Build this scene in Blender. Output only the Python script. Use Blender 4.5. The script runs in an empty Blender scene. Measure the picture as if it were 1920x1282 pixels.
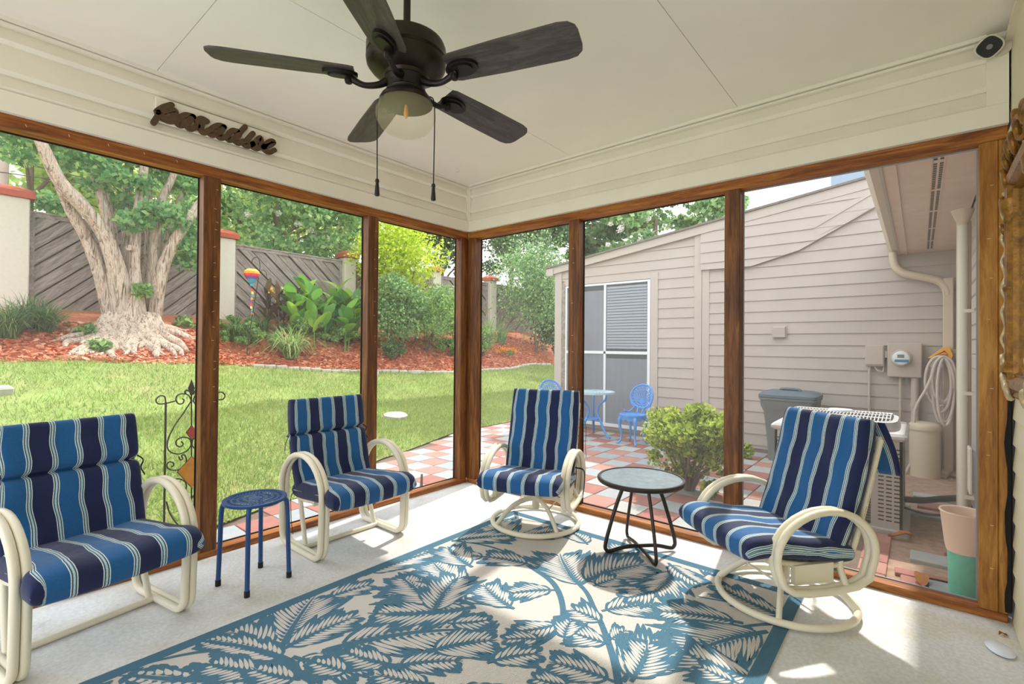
import bpy, math, random
import numpy as np
from mathutils import Vector, Matrix

SC = bpy.context.scene
COL = SC.collection
random.seed(4)
PI = math.pi

# ------------------------------------------------------------------ camera
F_PX, YAW, PITCH, ROLL = 913.97, 0.696221, 0.0081978, 0.0081015
CAM = np.array([-3.1783, -3.18727, 1.25])
_fw = np.array([math.cos(YAW) * math.cos(PITCH), math.sin(YAW) * math.cos(PITCH), math.sin(PITCH)])
_r = np.array([math.sin(YAW), -math.cos(YAW), 0.0])
_u = np.cross(_r, _fw)
_r, _u = (math.cos(ROLL) * _r + math.sin(ROLL) * _u), (-math.sin(ROLL) * _r + math.cos(ROLL) * _u)
cd = bpy.data.cameras.new('camera')
cd.sensor_width = 36.0
cd.lens = F_PX / 1920 * 36.0
cd.clip_start = 0.02
cd.clip_end = 200
camo = bpy.data.objects.new('camera', cd)
COL.objects.link(camo)
camo.matrix_world = Matrix(((_r[0], _u[0], -_fw[0], CAM[0]), (_r[1], _u[1], -_fw[1], CAM[1]),
                            (_r[2], _u[2], -_fw[2], CAM[2]), (0, 0, 0, 1)))
SC.camera = camo

# ------------------------------------------------------------------ world, sun, exposure
SC.view_settings.view_transform = 'Standard'
SC.view_settings.look = 'None'
SC.view_settings.gamma = 1.0
SC.view_settings.use_curve_mapping = False
SC.view_settings.exposure = 1.22
w = bpy.data.worlds.new('sky')
SC.world = w
w.use_nodes = True
bg = w.node_tree.nodes['Background']
bg.inputs['Color'].default_value = (0.93, 0.96, 1.0, 1)
bg.inputs['Strength'].default_value = 1.2
sd = bpy.data.lights.new('sun', 'SUN')
sd.energy = 2.1
sd.angle = math.radians(1.6)
sd.color = (1.0, 0.95, 0.86)
suno = bpy.data.objects.new('sun', sd)
COL.objects.link(suno)
SUN_AZ, SUN_EL = math.radians(9), math.radians(55)
sdir = Vector((math.cos(SUN_AZ) * math.cos(SUN_EL), math.sin(SUN_AZ) * math.cos(SUN_EL), math.sin(SUN_EL)))
suno.rotation_euler = sdir.to_track_quat('Z', 'Y').to_euler()
suno.location = (6, 2, 9)


# ------------------------------------------------------------------ measuring helpers: a sight line met with a real plane
def _ray(px, py):
    return _fw + (px - 960) / F_PX * _r - (py - 641) / F_PX * _u


def on(px, py, axis, val):
    d = _ray(px, py)
    return CAM + (val - CAM[axis]) / d[axis] * d


def aty(px, py, y): return on(px, py, 1, y)
def atx(px, py, x): return on(px, py, 0, x)
def atz(px, py, z): return on(px, py, 2, z)


# ------------------------------------------------------------------ mesh helpers
def V(*a): return np.array(a, float)


def catmull(pts, n=8, closed=False):
    P = [np.array(p, float) for p in pts]
    N = len(P)
    out = []
    rng = N if closed else N - 1
    for i in range(rng):
        p0 = P[(i - 1) % N] if closed or i > 0 else 2 * P[0] - P[1]
        p1 = P[i]
        p2 = P[(i + 1) % N]
        p3 = P[(i + 2) % N] if closed or i + 2 < N else 2 * P[-1] - P[-2]
        for k in range(n):
            t = k / n
            out.append(0.5 * ((2 * p1) + (-p0 + p2) * t + (2 * p0 - 5 * p1 + 4 * p2 - p3) * t * t + (-p0 + 3 * p1 - 3 * p2 + p3) * t ** 3))
    if not closed:
        out.append(P[-1])
    return np.array(out)


class MB:
    def __init__(s):
        s.v = []
        s.f = []

    def add(s, vs, fs):
        o = len(s.v)
        s.v.extend([tuple(map(float, q)) for q in vs])
        s.f.extend([tuple(i + o for i in f) for f in fs])
        return s

    def box(s, x0, x1, y0, y1, z0, z1):
        vs = [(x0, y0, z0), (x1, y0, z0), (x1, y1, z0), (x0, y1, z0), (x0, y0, z1), (x1, y0, z1), (x1, y1, z1), (x0, y1, z1)]
        return s.add(vs, [(0, 3, 2, 1), (4, 5, 6, 7), (0, 1, 5, 4), (1, 2, 6, 5), (2, 3, 7, 6), (3, 0, 4, 7)])

    def bbox(s, x0, x1, y0, y1, z0, z1, b=.01):
        """box with chamfered edges"""
        vs = []
        for z, i in ((z0, b), (z0 + b, 0), (z1 - b, 0), (z1, b)):
            for (x, y) in ((x0 + i + b, y0 + i), (x1 - i - b, y0 + i), (x1 - i, y0 + i + b), (x1 - i, y1 - i - b), (x1 - i - b, y1 - i), (x0 + i + b, y1 - i), (x0 + i, y1 - i - b), (x0 + i, y0 + i + b)):
                vs.append((x, y, z))
        fs = [tuple(range(7, -1, -1)), tuple(range(24, 32))]
        for r in range(3):
            for k in range(8):
                a, c = r * 8 + k, r * 8 + (k + 1) % 8
                fs.append((a, c, c + 8, a + 8))
        return s.add(vs, fs)

    def tube(s, path, r, n=8, closed=False, cap=True, flat=None, noise=0, rnd=None):
        P = np.array(path, float)
        N = len(P)
        R = np.full(N, r, float) if np.isscalar(r) else np.interp(np.linspace(0, 1, N), np.linspace(0, 1, len(r)), r)
        if closed:
            T = np.roll(P, -1, 0) - np.roll(P, 1, 0)
        else:
            T = np.gradient(P, axis=0)
        T /= np.linalg.norm(T, axis=1)[:, None] + 1e-12
        up = V(0, 0, 1) if abs(T[0][2]) < .9 else V(0, 1, 0)
        if flat is not None:
            up = np.array(flat[2], float)
        A = np.cross(T[0], up)
        A /= np.linalg.norm(A) + 1e-12
        vs = []
        for i in range(N):
            A = A - T[i] * (A @ T[i])
            A /= np.linalg.norm(A) + 1e-12
            B = np.cross(T[i], A)
            for k in range(n):
                a = 2 * PI * k / n
                q = R[i]
                if noise:
                    q *= 1 + noise * math.sin(k * 2.6 + i * .35 + (rnd or 0)) + noise * .7 * (random.random() - .5)
                ca, sa = math.cos(a) * q, math.sin(a) * q
                if flat is not None:
                    ca *= flat[0]
                    sa *= flat[1]
                vs.append(P[i] + A * ca + B * sa)
        fs = []
        for i in range(N if closed else N - 1):
            j = (i + 1) % N
            for k in range(n):
                k2 = (k + 1) % n
                fs.append((i * n + k, i * n + k2, j * n + k2, j * n + k))
        if cap and not closed:
            fs.append(tuple(range(n - 1, -1, -1)))
            fs.append(tuple((N - 1) * n + k for k in range(n)))
        return s.add(vs, fs)

    def lathe(s, prof, n=24, c=(0, 0, 0), cap=True):
        vs = []
        for (r, z) in prof:
            for k in range(n):
                a = 2 * PI * k / n
                vs.append((c[0] + r * math.cos(a), c[1] + r * math.sin(a), c[2] + z))
        fs = []
        for i in range(len(prof) - 1):
            for k in range(n):
                k2 = (k + 1) % n
                fs.append((i * n + k, i * n + k2, (i + 1) * n + k2, (i + 1) * n + k))
        if cap:
            fs.append(tuple(range(n - 1, -1, -1)))
            fs.append(tuple((len(prof) - 1) * n + k for k in range(n)))
        return s.add(vs, fs)

    def prism(s, poly, f0, f1):
        """poly: list of 2D points; f0/f1 map a 2D point to 3D for the two faces"""
        n = len(poly)
        vs = [f0(p) for p in poly] + [f1(p) for p in poly]
        fs = [tuple(range(n - 1, -1, -1)), tuple(range(n, 2 * n))]
        for k in range(n):
            k2 = (k + 1) % n
            fs.append((k, k2, n + k2, n + k))
        return s.add(vs, fs)

    def xform(s, M):
        s.v = [tuple(M @ Vector(q)) for q in s.v]
        return s

    def build(s, name, mat, parent=None, smooth=None, loc=None, rot=None, recalc=True):
        me = bpy.data.meshes.new(name)
        me.from_pydata(s.v, [], s.f)
        if recalc:
            import bmesh
            bm = bmesh.new()
            bm.from_mesh(me)
            bmesh.ops.recalc_face_normals(bm, faces=bm.faces)
            bm.to_mesh(me)
            bm.free()
        if smooth:
            me.shade_smooth()
            me.set_sharp_from_angle(angle=math.radians(smooth))
        return link(name, me, mat, parent, loc, rot)


def link(name, me, mat, parent=None, loc=None, rot=None):
    if mat is not None and not me.materials:
        me.materials.append(M[mat] if isinstance(mat, str) else mat)
    o = bpy.data.objects.new(name, me)
    COL.objects.link(o)
    if parent is not None:
        o.parent = parent
    if loc is not None:
        o.location = tuple(loc)
    if rot is not None:
        o.rotation_euler = rot
    return o


def quads(name, Q, mat, parent=None):
    """Q: (N,4,3) loose quads, fast"""
    Q = np.asarray(Q, np.float32)
    N = len(Q)
    me = bpy.data.meshes.new(name)
    me.vertices.add(N * 4)
    me.vertices.foreach_set('co', Q.reshape(-1))
    me.loops.add(N * 4)
    me.loops.foreach_set('vertex_index', np.arange(N * 4, dtype=np.int32))
    me.polygons.add(N)
    me.polygons.foreach_set('loop_start', np.arange(0, N * 4, 4, dtype=np.int32))
    me.polygons.foreach_set('loop_total', np.full(N, 4, np.int32))
    me.update(calc_edges=True)
    o = link(name, me, mat, parent)
    if parent is not None:
        o['kind'] = 'stuff'
    return o


def tag(o, label=None, cat=None, group=None, kind=None):
    if label: o['label'] = label
    if cat: o['category'] = cat
    if group: o['group'] = group
    if kind: o['kind'] = kind
    return o


def thing(name, label, cat, loc=(0, 0, 0), rz=0, group=None, kind=None):
    o = bpy.data.objects.new(name, None)
    o.empty_display_size = .1
    COL.objects.link(o)
    o.location = tuple(loc)
    o.rotation_euler = (0, 0, rz)
    return tag(o, label, cat, group, kind)


def struct(name, label=None):
    return thing(name, label, None, kind='structure')


def copy_tree(o, parent=None):
    c = o.copy()
    COL.objects.link(c)
    c.parent = parent
    for ch in list(o.children):
        copy_tree(ch, c)
    return c


# ------------------------------------------------------------------ materials
M = {}


def s2l(c):
    return tuple(((x / 255 + .055) / 1.055) ** 2.4 if x / 255 > .04045 else x / 255 / 12.92 for x in c)


def nodes(name):
    m = bpy.data.materials.new(name)
    m.use_nodes = True
    M[name] = m
    nt = m.node_tree
    return m, nt, nt.nodes['Principled BSDF']


def ramp(nt, fac, stops, interp='LINEAR'):
    r = nt.nodes.new('ShaderNodeValToRGB')
    r.color_ramp.interpolation = interp
    e = r.color_ramp.elements
    while len(e) < len(stops):
        e.new(0.5)
    for i, (p, c) in enumerate(stops):
        e[i].position = p
        e[i].color = (*c, 1)
    if fac is not None:
        nt.links.new(fac, r.inputs[0])
    return r


def mapped(nt, scale=(1, 1, 1), coord='Object', rot=(0, 0, 0)):
    tc = nt.nodes.new('ShaderNodeTexCoord')
    mp = nt.nodes.new('ShaderNodeMapping')
    mp.inputs['Scale'].default_value = scale
    mp.inputs['Rotation'].default_value = rot
    nt.links.new(tc.outputs[coord], mp.inputs[0])
    return mp.outputs[0]


def noise(nt, vec, scale, detail=4, rough=.5, dist=0):
    n = nt.nodes.new('ShaderNodeTexNoise')
    n.inputs['Scale'].default_value = scale
    n.inputs['Detail'].default_value = detail
    n.inputs['Roughness'].default_value = rough
    n.inputs['Distortion'].default_value = dist
    if vec is not None:
        nt.links.new(vec, n.inputs['Vector'])
    return n.outputs['Fac']


def bump(nt, b, fac, strength=.3, dist=.01):
    n = nt.nodes.new('ShaderNodeBump')
    n.inputs['Strength'].default_value = strength
    n.inputs['Distance'].default_value = dist
    nt.links.new(fac, n.inputs['Height'])
    nt.links.new(n.outputs[0], b.inputs['Normal'])


def plain(name, rgb, rough=.5, metal=0, var=0, scale=8, stretch=(1, 1, 1), bmp=0, spec=None, coat=0):
    m, nt, b = nodes(name)
    c = s2l(rgb)
    b.inputs['Roughness'].default_value = rough
    b.inputs['Metallic'].default_value = metal
    if spec is not None: b.inputs['Specular IOR Level'].default_value = spec
    if coat: b.inputs['Coat Weight'].default_value = coat
    if var or bmp:
        v = mapped(nt, stretch)
        f = noise(nt, v, scale, 5, .6)
        lo = tuple(max(0, x * (1 - var)) for x in c)
        hi = tuple(min(1, x * (1 + var)) for x in c)
        r = ramp(nt, f, [(.3, lo), (.7, hi)])
        nt.links.new(r.outputs[0], b.inputs['Base Color'])
        if bmp: bump(nt, b, f, bmp, .01)
    else:
        b.inputs['Base Color'].default_value = (*c, 1)
    return m


def wood(name, dark, mid, light, stretch, scale=6, rough=.55, turn=0):
    m, nt, b = nodes(name)
    v = mapped(nt, stretch)
    if turn:
        v = mapped(nt, (1, 1, 1), rot=(0, turn, 0))
        m2 = nt.nodes.new('ShaderNodeMapping')
        m2.inputs['Scale'].default_value = stretch
        nt.links.new(v, m2.inputs[0])
        v = m2.outputs[0]
    f = noise(nt, v, scale, 6, .6, 1.2)
    f2 = noise(nt, v, scale * 7, 4, .6, .4)
    mx = nt.nodes.new('ShaderNodeMath')
    mx.operation = 'MULTIPLY_ADD'
    nt.links.new(f2, mx.inputs[0])
    mx.inputs[1].default_value = .35
    nt.links.new(f, mx.inputs[2])
    r = ramp(nt, mx.outputs[0], [(.4, s2l(dark)), (.62, s2l(mid)), (.85, s2l(light))])
    nt.links.new(r.outputs[0], b.inputs['Base Color'])
    b.inputs['Roughness'].default_value = rough
    bump(nt, b, mx.outputs[0], .15, .004)
    return m


def leafmat(name, cols, trans=.35, rough=.5):
    """per-leaf random colour, some light passing through"""
    m, nt, b = nodes(name)
    g = nt.nodes.new('ShaderNodeNewGeometry')
    st = [(i / max(1, len(cols) - 1), s2l(c)) for i, c in enumerate(cols)]
    r = ramp(nt, g.outputs['Random Per Island'], st)
    nt.links.new(r.outputs[0], b.inputs['Base Color'])
    b.inputs['Roughness'].default_value = rough
    b.inputs['Specular IOR Level'].default_value = .25
    t = nt.nodes.new('ShaderNodeBsdfTranslucent')
    nt.links.new(r.outputs[0], t.inputs['Color'])
    mix = nt.nodes.new('ShaderNodeMixShader')
    mix.inputs[0].default_value = trans
    nt.links.new(b.outputs[0], mix.inputs[1])
    nt.links.new(t.outputs[0], mix.inputs[2])
    nt.links.new(mix.outputs[0], nt.nodes['Material Output'].inputs[0])
    return m


plain('ceiling_paint', (243, 238, 226), .7, var=.035, scale=1.6)
plain('trim_paint', (240, 234, 218), .55, var=.03, scale=3)
plain('wall_cream', (226, 219, 192), .55, var=.03, scale=3)
plain('siding', (184, 173, 165), .6, var=.035, scale=2.5)
plain('siding_trim', (186, 175, 166), .55, var=.03, scale=3)
plain('white_frame', (226, 230, 232), .4)
plain('soffit', (226, 202, 186), .75, var=.06, scale=9)
plain('downspout', (206, 190, 170), .4)
plain('pvc', (222, 218, 208), .35)
wood('post_wood', (58, 30, 8), (98, 55, 18), (146, 92, 38), (12, 12, .8), 2.2)
wood('rail_wood_x', (84, 42, 10), (140, 76, 22), (184, 120, 50), (.7, 9, 9), 3)
wood('rail_wood_y', (84, 42, 10), (140, 76, 22), (184, 120, 50), (9, .7, 9), 3)
wood('old_post', (110, 66, 16), (160, 104, 34), (192, 138, 62), (7, 7, .9), 2.4)
wood('fence_wood', (100, 88, 82), (140, 128, 120), (172, 160, 152), (2, 2, 2), 4, .8)
wood('fence_board_up', (92, 80, 74), (134, 122, 114), (168, 156, 148), (1, 9, 9), 2.2, .85, math.radians(43))
wood('fence_board_down', (92, 80, 74), (134, 122, 114), (168, 156, 148), (1, 9, 9), 2.2, .85, math.radians(-43))
wood('fan_blade', (40, 34, 32), (66, 58, 55), (92, 82, 78), (2.2, 14, 14), 2.4, .45)
plain('bronze', (48, 38, 30), .38, .55)
plain('black_iron', (34, 33, 30), .5, .3)
plain('blade_iron', (38, 32, 30), .4, .5)
plain('sign_wood', (84, 62, 38), .7, var=.25, scale=30)
plain('cam_white', (222, 214, 192), .4)
plain('cam_black', (30, 31, 36), .2)
plain('chair_frame', (236, 228, 206), .38, var=.02, scale=5)
plain('strap_vinyl', (226, 214, 178), .5)
plain('stool_blue', (38, 78, 138), .4, .1)
plain('rubber', (20, 20, 22), .7)
plain('dark_metal', (62, 56, 52), .35, .6)
plain('tie_fabric', (24, 32, 66), .8)
plain('paver_red', (156, 102, 92), .85, var=.14, scale=9, bmp=.2)
plain('paver_red_pale', (172, 124, 112), .85, var=.12, scale=9, bmp=.2)
plain('paver_grey', (166, 168, 165), .85, var=.1, scale=9, bmp=.2)
plain('paver_grey_blue', (150, 156, 160), .85, var=.1, scale=9, bmp=.2)
plain('joint_sand', (110, 92, 80), .95, var=.2, scale=25)
plain('edging_stone', (196, 188, 178), .85, var=.15, scale=14, bmp=.3)
plain('soil', (164, 134, 116), .95, var=.25, scale=16, bmp=.4)
plain('stucco', (208, 200, 184), .85, var=.05, scale=20, bmp=.25)
plain('terracotta', (176, 84, 62), .8, var=.12, scale=12)
plain('ac_body', (178, 172, 168), .5, .1)
plain('ac_top', (190, 188, 188), .45, .1)
plain('ac_dark', (58, 54, 52), .8)
plain('bin_grey', (112, 116, 116), .6)
plain('bin_lid', (92, 106, 116), .55)
plain('meter_beige', (190, 176, 164), .5)
plain('meter_white', (226, 230, 232), .3)
plain('meter_blue', (50, 120, 180), .4)
plain('meter_grey', (120, 124, 124), .4)
plain('hose', (206, 194, 184), .5)
plain('yellow_plastic', (240, 176, 32), .45)
plain('grey_pvc', (150, 154, 158), .5)
plain('pedestal_beige', (206, 192, 166), .55)
plain('pot_beige', (236, 212, 190), .55)
plain('pot_teal', (92, 196, 166), .5, var=.12, scale=30)
plain('insulation', (74, 74, 76), .8)
plain('dry_leaf', (170, 104, 40), .8, var=.2, scale=20)
plain('gold', (140, 98, 36), .35, .45, var=.45, scale=26, bmp=.5)
plain('gold_pale', (206, 186, 146), .35, .4, var=.2, scale=26, bmp=.4)
plain('black_foam', (24, 23, 22), .9)
plain('bistro_blue', (84, 150, 220), .45, .05)
plain('bistro_pale', (176, 200, 206), .45, .05, var=.1, scale=14)
plain('curtain', (176, 176, 186), .9, var=.06, scale=4, stretch=(1, 14, 1))
plain('blind', (206, 212, 220), .5)
plain('bark', (186, 164, 144), .85)
plain('dark_bark', (112, 92, 78), .9, var=.2, scale=8)
plain('stem_green', (92, 140, 60), .6)
plain('stone', (170, 166, 156), .85, var=.12, scale=12, bmp=.3)
plain('red_glass', (200, 40, 30), .15)
plain('yellow_glass', (240, 160, 20), .15, var=.25, scale=14)
plain('spin_red', (216, 60, 44), .6)
plain('spin_orange', (240, 150, 40), .6)
plain('spin_yellow', (245, 214, 70), .6)
plain('spin_violet', (130, 70, 150), .6)
plain('spin_teal', (60, 160, 190), .6)
plain('roof_shingle', (126, 118, 112), .9, var=.2, scale=20)
plain('chimney_blue', (150, 172, 190), .6)
plain('pole_wood', (190, 168, 160), .9, var=.1, scale=6)
plain('flower_white', (240, 232, 226), .8)
plain('flower_orange', (240, 160, 40), .8)
plain('ac_fin', (120, 112, 106), .6, .2)
plain('shell_white', (225, 230, 240), .3)
plain('staple', (214, 196, 158), .4, .3)

leafmat('leaf_crepe', [(84, 134, 86), (112, 164, 108), (140, 186, 126), (186, 212, 142)], .55)
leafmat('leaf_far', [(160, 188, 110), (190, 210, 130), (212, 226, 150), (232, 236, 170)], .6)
leafmat('leaf_mid', [(92, 132, 88), (120, 160, 106), (154, 188, 126), (190, 212, 150)], .52)
leafmat('leaf_dark', [(58, 88, 60), (78, 108, 72), (100, 130, 88), (126, 152, 104)], .4)
leafmat('leaf_yellow', [(150, 178, 40), (182, 206, 52), (206, 224, 74), (226, 234, 100)], .5)
leafmat('leaf_shrub', [(92, 132, 84), (120, 160, 96), (150, 186, 112), (186, 208, 126)], .45)
leafmat('leaf_azalea', [(92, 112, 56), (136, 160, 70), (186, 204, 82), (216, 226, 100)], .5)
leafmat('leaf_grass', [(104, 132, 58), (128, 158, 72), (150, 174, 88), (176, 188, 112), (186, 174, 134)], .4)
leafmat('leaf_strap', [(92, 132, 70), (130, 164, 92), (172, 192, 120), (206, 214, 160)], .4)
leafmat('leaf_liriope', [(62, 96, 62), (86, 120, 76), (112, 142, 90), (140, 160, 104)], .35)
leafmat('leaf_cordyline', [(74, 52, 46), (98, 70, 52), (130, 98, 50), (92, 84, 72)], .3)
leafmat('mulch_chip', [(170, 96, 66), (206, 118, 82), (218, 140, 104), (220, 176, 146)], 0)
leafmat('leaf_straw', [(190, 168, 130), (206, 188, 150), (170, 140, 104)], .2)


def bark_mat():
    m, nt, b = nodes('bark_strip')
    v = mapped(nt, (11, 11, 1.0))
    f = noise(nt, v, 2.2, 6, .68, 1.2)
    r = ramp(nt, f, [(.34, s2l((84, 66, 54))), (.43, s2l((150, 128, 108))), (.52, s2l((200, 184, 168))), (.585, s2l((206, 190, 174))), (.61, s2l((184, 106, 62))), (.66, s2l((190, 168, 146)))])
    nt.links.new(r.outputs[0], b.inputs['Base Color'])
    b.inputs['Roughness'].default_value = .85
    bump(nt, b, f, .6, .04)


bark_mat()


def concrete():
    m, nt, b = nodes('concrete')
    v = mapped(nt)
    f = noise(nt, v, 1.3, 6, .6, .6)
    f2 = noise(nt, v, 60, 3, .6)
    r = ramp(nt, f, [(.3, s2l((204, 202, 198))), (.5, s2l((226, 226, 226))), (.7, s2l((236, 237, 238)))])
    r2 = ramp(nt, f2, [(.3, (.86, .86, .86)), (.7, (1.08, 1.08, 1.08))])
    mx = nt.nodes.new('ShaderNodeMix')
    mx.data_type = 'RGBA'
    mx.blend_type = 'MULTIPLY'
    mx.inputs[0].default_value = 1
    nt.links.new(r.outputs[0], mx.inputs[6])
    nt.links.new(r2.outputs[0], mx.inputs[7])
    # worn dark scuffs near the house wall
    v3 = mapped(nt, (1, 2.4, 1))
    f3 = noise(nt, v3, 7, 6, .75, .8)
    f4 = noise(nt, mapped(nt), .9, 2, .5)
    r3 = ramp(nt, f3, [(.26, (0.5, 0.5, .5)), (.4, (1, 1, 1))])
    r4 = ramp(nt, f4, [(.45, (0, 0, 0)), (.62, (1, 1, 1))])
    mx2 = nt.nodes.new('ShaderNodeMix')
    mx2.data_type = 'RGBA'
    mx2.blend_type = 'MULTIPLY'
    nt.links.new(r4.outputs[0], mx2.inputs[0])
    nt.links.new(mx.outputs[2], mx2.inputs[6])
    nt.links.new(r3.outputs[0], mx2.inputs[7])
    # tan water stains
    f5 = noise(nt, mapped(nt, (1, 1, 1)), 1.7, 4, .6, 1.0)
    r5 = ramp(nt, f5, [(.5, (0, 0, 0)), (.66, (.75, .75, .75))])
    mx3 = nt.nodes.new('ShaderNodeMix')
    mx3.data_type = 'RGBA'
    mx3.blend_type = 'MULTIPLY'
    nt.links.new(r5.outputs[0], mx3.inputs[0])
    nt.links.new(mx2.outputs[2], mx3.inputs[6])
    mx3.inputs[7].default_value = (.93, .86, .72, 1)
    nt.links.new(mx3.outputs[2], b.inputs['Base Color'])
    b.inputs['Roughness'].default_value = .75
    bump(nt, b, f2, .15, .003)


concrete()


def stripes():
    m, nt, b = nodes('stripe_fabric')
    at = nt.nodes.new('ShaderNodeUVMap')
    at.uv_map = 'fabric'
    sep = nt.nodes.new('ShaderNodeSeparateXYZ')
    nt.links.new(at.outputs[0], sep.inputs[0])
    # threads waver a little
    wv = noise(nt, mapped(nt, (1, 1, 1)), 9, 2, .5)
    a1 = nt.nodes.new('ShaderNodeMath'); a1.operation = 'MULTIPLY_ADD'
    nt.links.new(wv, a1.inputs[0]); a1.inputs[1].default_value = .006
    nt.links.new(sep.outputs[0], a1.inputs[2])
    d = nt.nodes.new('ShaderNodeMath'); d.operation = 'DIVIDE'
    nt.links.new(a1.outputs[0], d.inputs[0]); d.inputs[1].default_value = .176
    fr = nt.nodes.new('ShaderNodeMath'); fr.operation = 'FRACT'
    nt.links.new(d.outputs[0], fr.inputs[0])
    NAVY, BLUE, WH, PALE, DK = s2l((15, 30, 76)), s2l((20, 92, 150)), s2l((214, 226, 224)), s2l((132, 178, 196)), s2l((22, 40, 78))
    st = [(0, BLUE)]
    def sepr(p0):
        q = [(.0, WH), (.02, DK), (.038, PALE), (.054, WH), (.068, PALE), (.082, DK), (.1, WH)]
        return [(p0 + a, c) for a, c in q]
    st += sepr(.34) + [(  .34 + .12, NAVY)] + sepr(.84) + [(.96, BLUE)]
    r = ramp(nt, fr.outputs[0], st, 'CONSTANT')
    f2 = noise(nt, mapped(nt, (1, 1, 1)), 240, 2, .5)
    r2 = ramp(nt, f2, [(.3, (.85, .85, .85)), (.7, (1.12, 1.12, 1.12))])
    mx = nt.nodes.new('ShaderNodeMix')
    mx.data_type = 'RGBA'; mx.blend_type = 'MULTIPLY'; mx.inputs[0].default_value = 1
    nt.links.new(r.outputs[0], mx.inputs[6]); nt.links.new(r2.outputs[0], mx.inputs[7])
    nt.links.new(mx.outputs[2], b.inputs['Base Color'])
    b.inputs['Roughness'].default_value = .85
    b.inputs['Sheen Weight'].default_value = .15
    bump(nt, b, noise(nt, mapped(nt), 14, 3, .5), .35, .012)


stripes()


def rugmat(name, rgb):
    m, nt, b = nodes(name)
    tc = nt.nodes.new('ShaderNodeTexCoord')
    wv = nt.nodes.new('ShaderNodeTexWave')
    wv.inputs['Scale'].default_value = 62
    wv.bands_direction = 'Y'
    wv.inputs['Distortion'].default_value = .6
    nt.links.new(tc.outputs['Object'], wv.inputs[0])
    c = s2l(rgb)
    r = ramp(nt, wv.outputs['Fac'], [(.0, tuple(x * .78 for x in c)), (.7, tuple(min(1, x * 1.08) for x in c))])
    nt.links.new(r.outputs[0], b.inputs['Base Color'])
    b.inputs['Roughness'].default_value = .9
    bump(nt, b, wv.outputs['Fac'], .4, .003)


rugmat('rug_beige', (216, 209, 202))
rugmat('rug_teal', (76, 120, 144))
rugmat('rug_teal_dark', (58, 100, 122))


def screenmat():
    m, nt, b = nodes('insect_screen')
    nt.nodes.remove(b)
    t = nt.nodes.new('ShaderNodeBsdfTransparent')
    d = nt.nodes.new('ShaderNodeBsdfDiffuse')
    d.inputs['Color'].default_value = (.6, .6, .58, 1)
    mix = nt.nodes.new('ShaderNodeMixShader')
    mix.inputs[0].default_value = .085
    nt.links.new(t.outputs[0], mix.inputs[1])
    nt.links.new(d.outputs[0], mix.inputs[2])
    nt.links.new(mix.outputs[0], nt.nodes['Material Output'].inputs[0])


screenmat()


def glassmat(name, col, mixf, rough=.05):
    m, nt, b = nodes(name)
    b.inputs['Base Color'].default_value = (*s2l(col), 1)
    b.inputs['Roughness'].default_value = rough
    t = nt.nodes.new('ShaderNodeBsdfTransparent')
    mix = nt.nodes.new('ShaderNodeMixShader')
    mix.inputs[0].default_value = mixf
    nt.links.new(t.outputs[0], mix.inputs[1])
    nt.links.new(b.outputs[0], mix.inputs[2])
    nt.links.new(mix.outputs[0], nt.nodes['Material Output'].inputs[0])


glassmat('lamp_glass', (214, 206, 160), .2, .05)
glassmat('window_glass', (120, 126, 134), .22, .08)
plain('table_glass', (132, 148, 156), .22, var=.14, scale=26)
plain('mirror', (200, 206, 206), .04, 1.0)
plain('bulb', (236, 160, 70), .3)


def lawnmat():
    m, nt, b = nodes('lawn_ground')
    v = mapped(nt)
    f = noise(nt, v, .9, 5, .65)
    f2 = noise(nt, v, 30, 4, .7)
    mx = nt.nodes.new('ShaderNodeMath'); mx.operation = 'MULTIPLY_ADD'
    nt.links.new(f2, mx.inputs[0]); mx.inputs[1].default_value = .35; nt.links.new(f, mx.inputs[2])
    r = ramp(nt, mx.outputs[0], [(.42, s2l((180, 152, 120))), (.56, s2l((148, 158, 92))), (.75, s2l((130, 152, 76)))])
    nt.links.new(r.outputs[0], b.inputs['Base Color'])
    b.inputs['Roughness'].default_value = .95
    bump(nt, b, f2, .5, .03)


lawnmat()


def mulchmat():
    m, nt, b = nodes('mulch_ground')
    f = noise(nt, mapped(nt), 30, 5, .7)
    r = ramp(nt, f, [(.3, s2l((140, 80, 58))), (.5, s2l((192, 112, 80))), (.72, s2l((210, 140, 106)))])
    nt.links.new(r.outputs[0], b.inputs['Base Color'])
    b.inputs['Roughness'].default_value = .95
    bump(nt, b, f, .6, .03)


mulchmat()

# ================================================================== porch shell
GZ = -0.18            # patio level below the porch slab
CZ = 2.71             # ceiling
HT, HB = 2.2885, 2.228   # wooden header top / bottom
HOUSE_Y = -3.52
XB = -4.6             # back end of the porch
WX = 4.4              # face of the wing across the patio


def clip(poly, conv):
    """clip a 2D polygon with a convex counter-clockwise polygon"""
    area = sum(conv[i][0] * conv[(i + 1) % len(conv)][1] - conv[(i + 1) % len(conv)][0] * conv[i][1] for i in range(len(conv)))
    if area < 0:
        conv = conv[::-1]
    out = [tuple(p) for p in poly]
    for i in range(len(conv)):
        a, b = conv[i], conv[(i + 1) % len(conv)]
        def side(p): return (b[0] - a[0]) * (p[1] - a[1]) - (b[1] - a[1]) * (p[0] - a[0])
        inp, out = out, []
        for k in range(len(inp)):
            p, q = inp[k], inp[(k + 1) % len(inp)]
            sp, sq = side(p), side(q)
            if sp >= 0: out.append(p)
            if (sp > 0 > sq) or (sp < 0 < sq):
                t = sp / (sp - sq)
                out.append((p[0] + t * (q[0] - p[0]), p[1] + t * (q[1] - p[1])))
        if len(out) < 3: return []
    res = []
    for p in out:
        if not res or abs(p[0] - res[-1][0]) + abs(p[1] - res[-1][1]) > 1e-5: res.append(p)
    return res if len(res) > 2 else []


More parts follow.
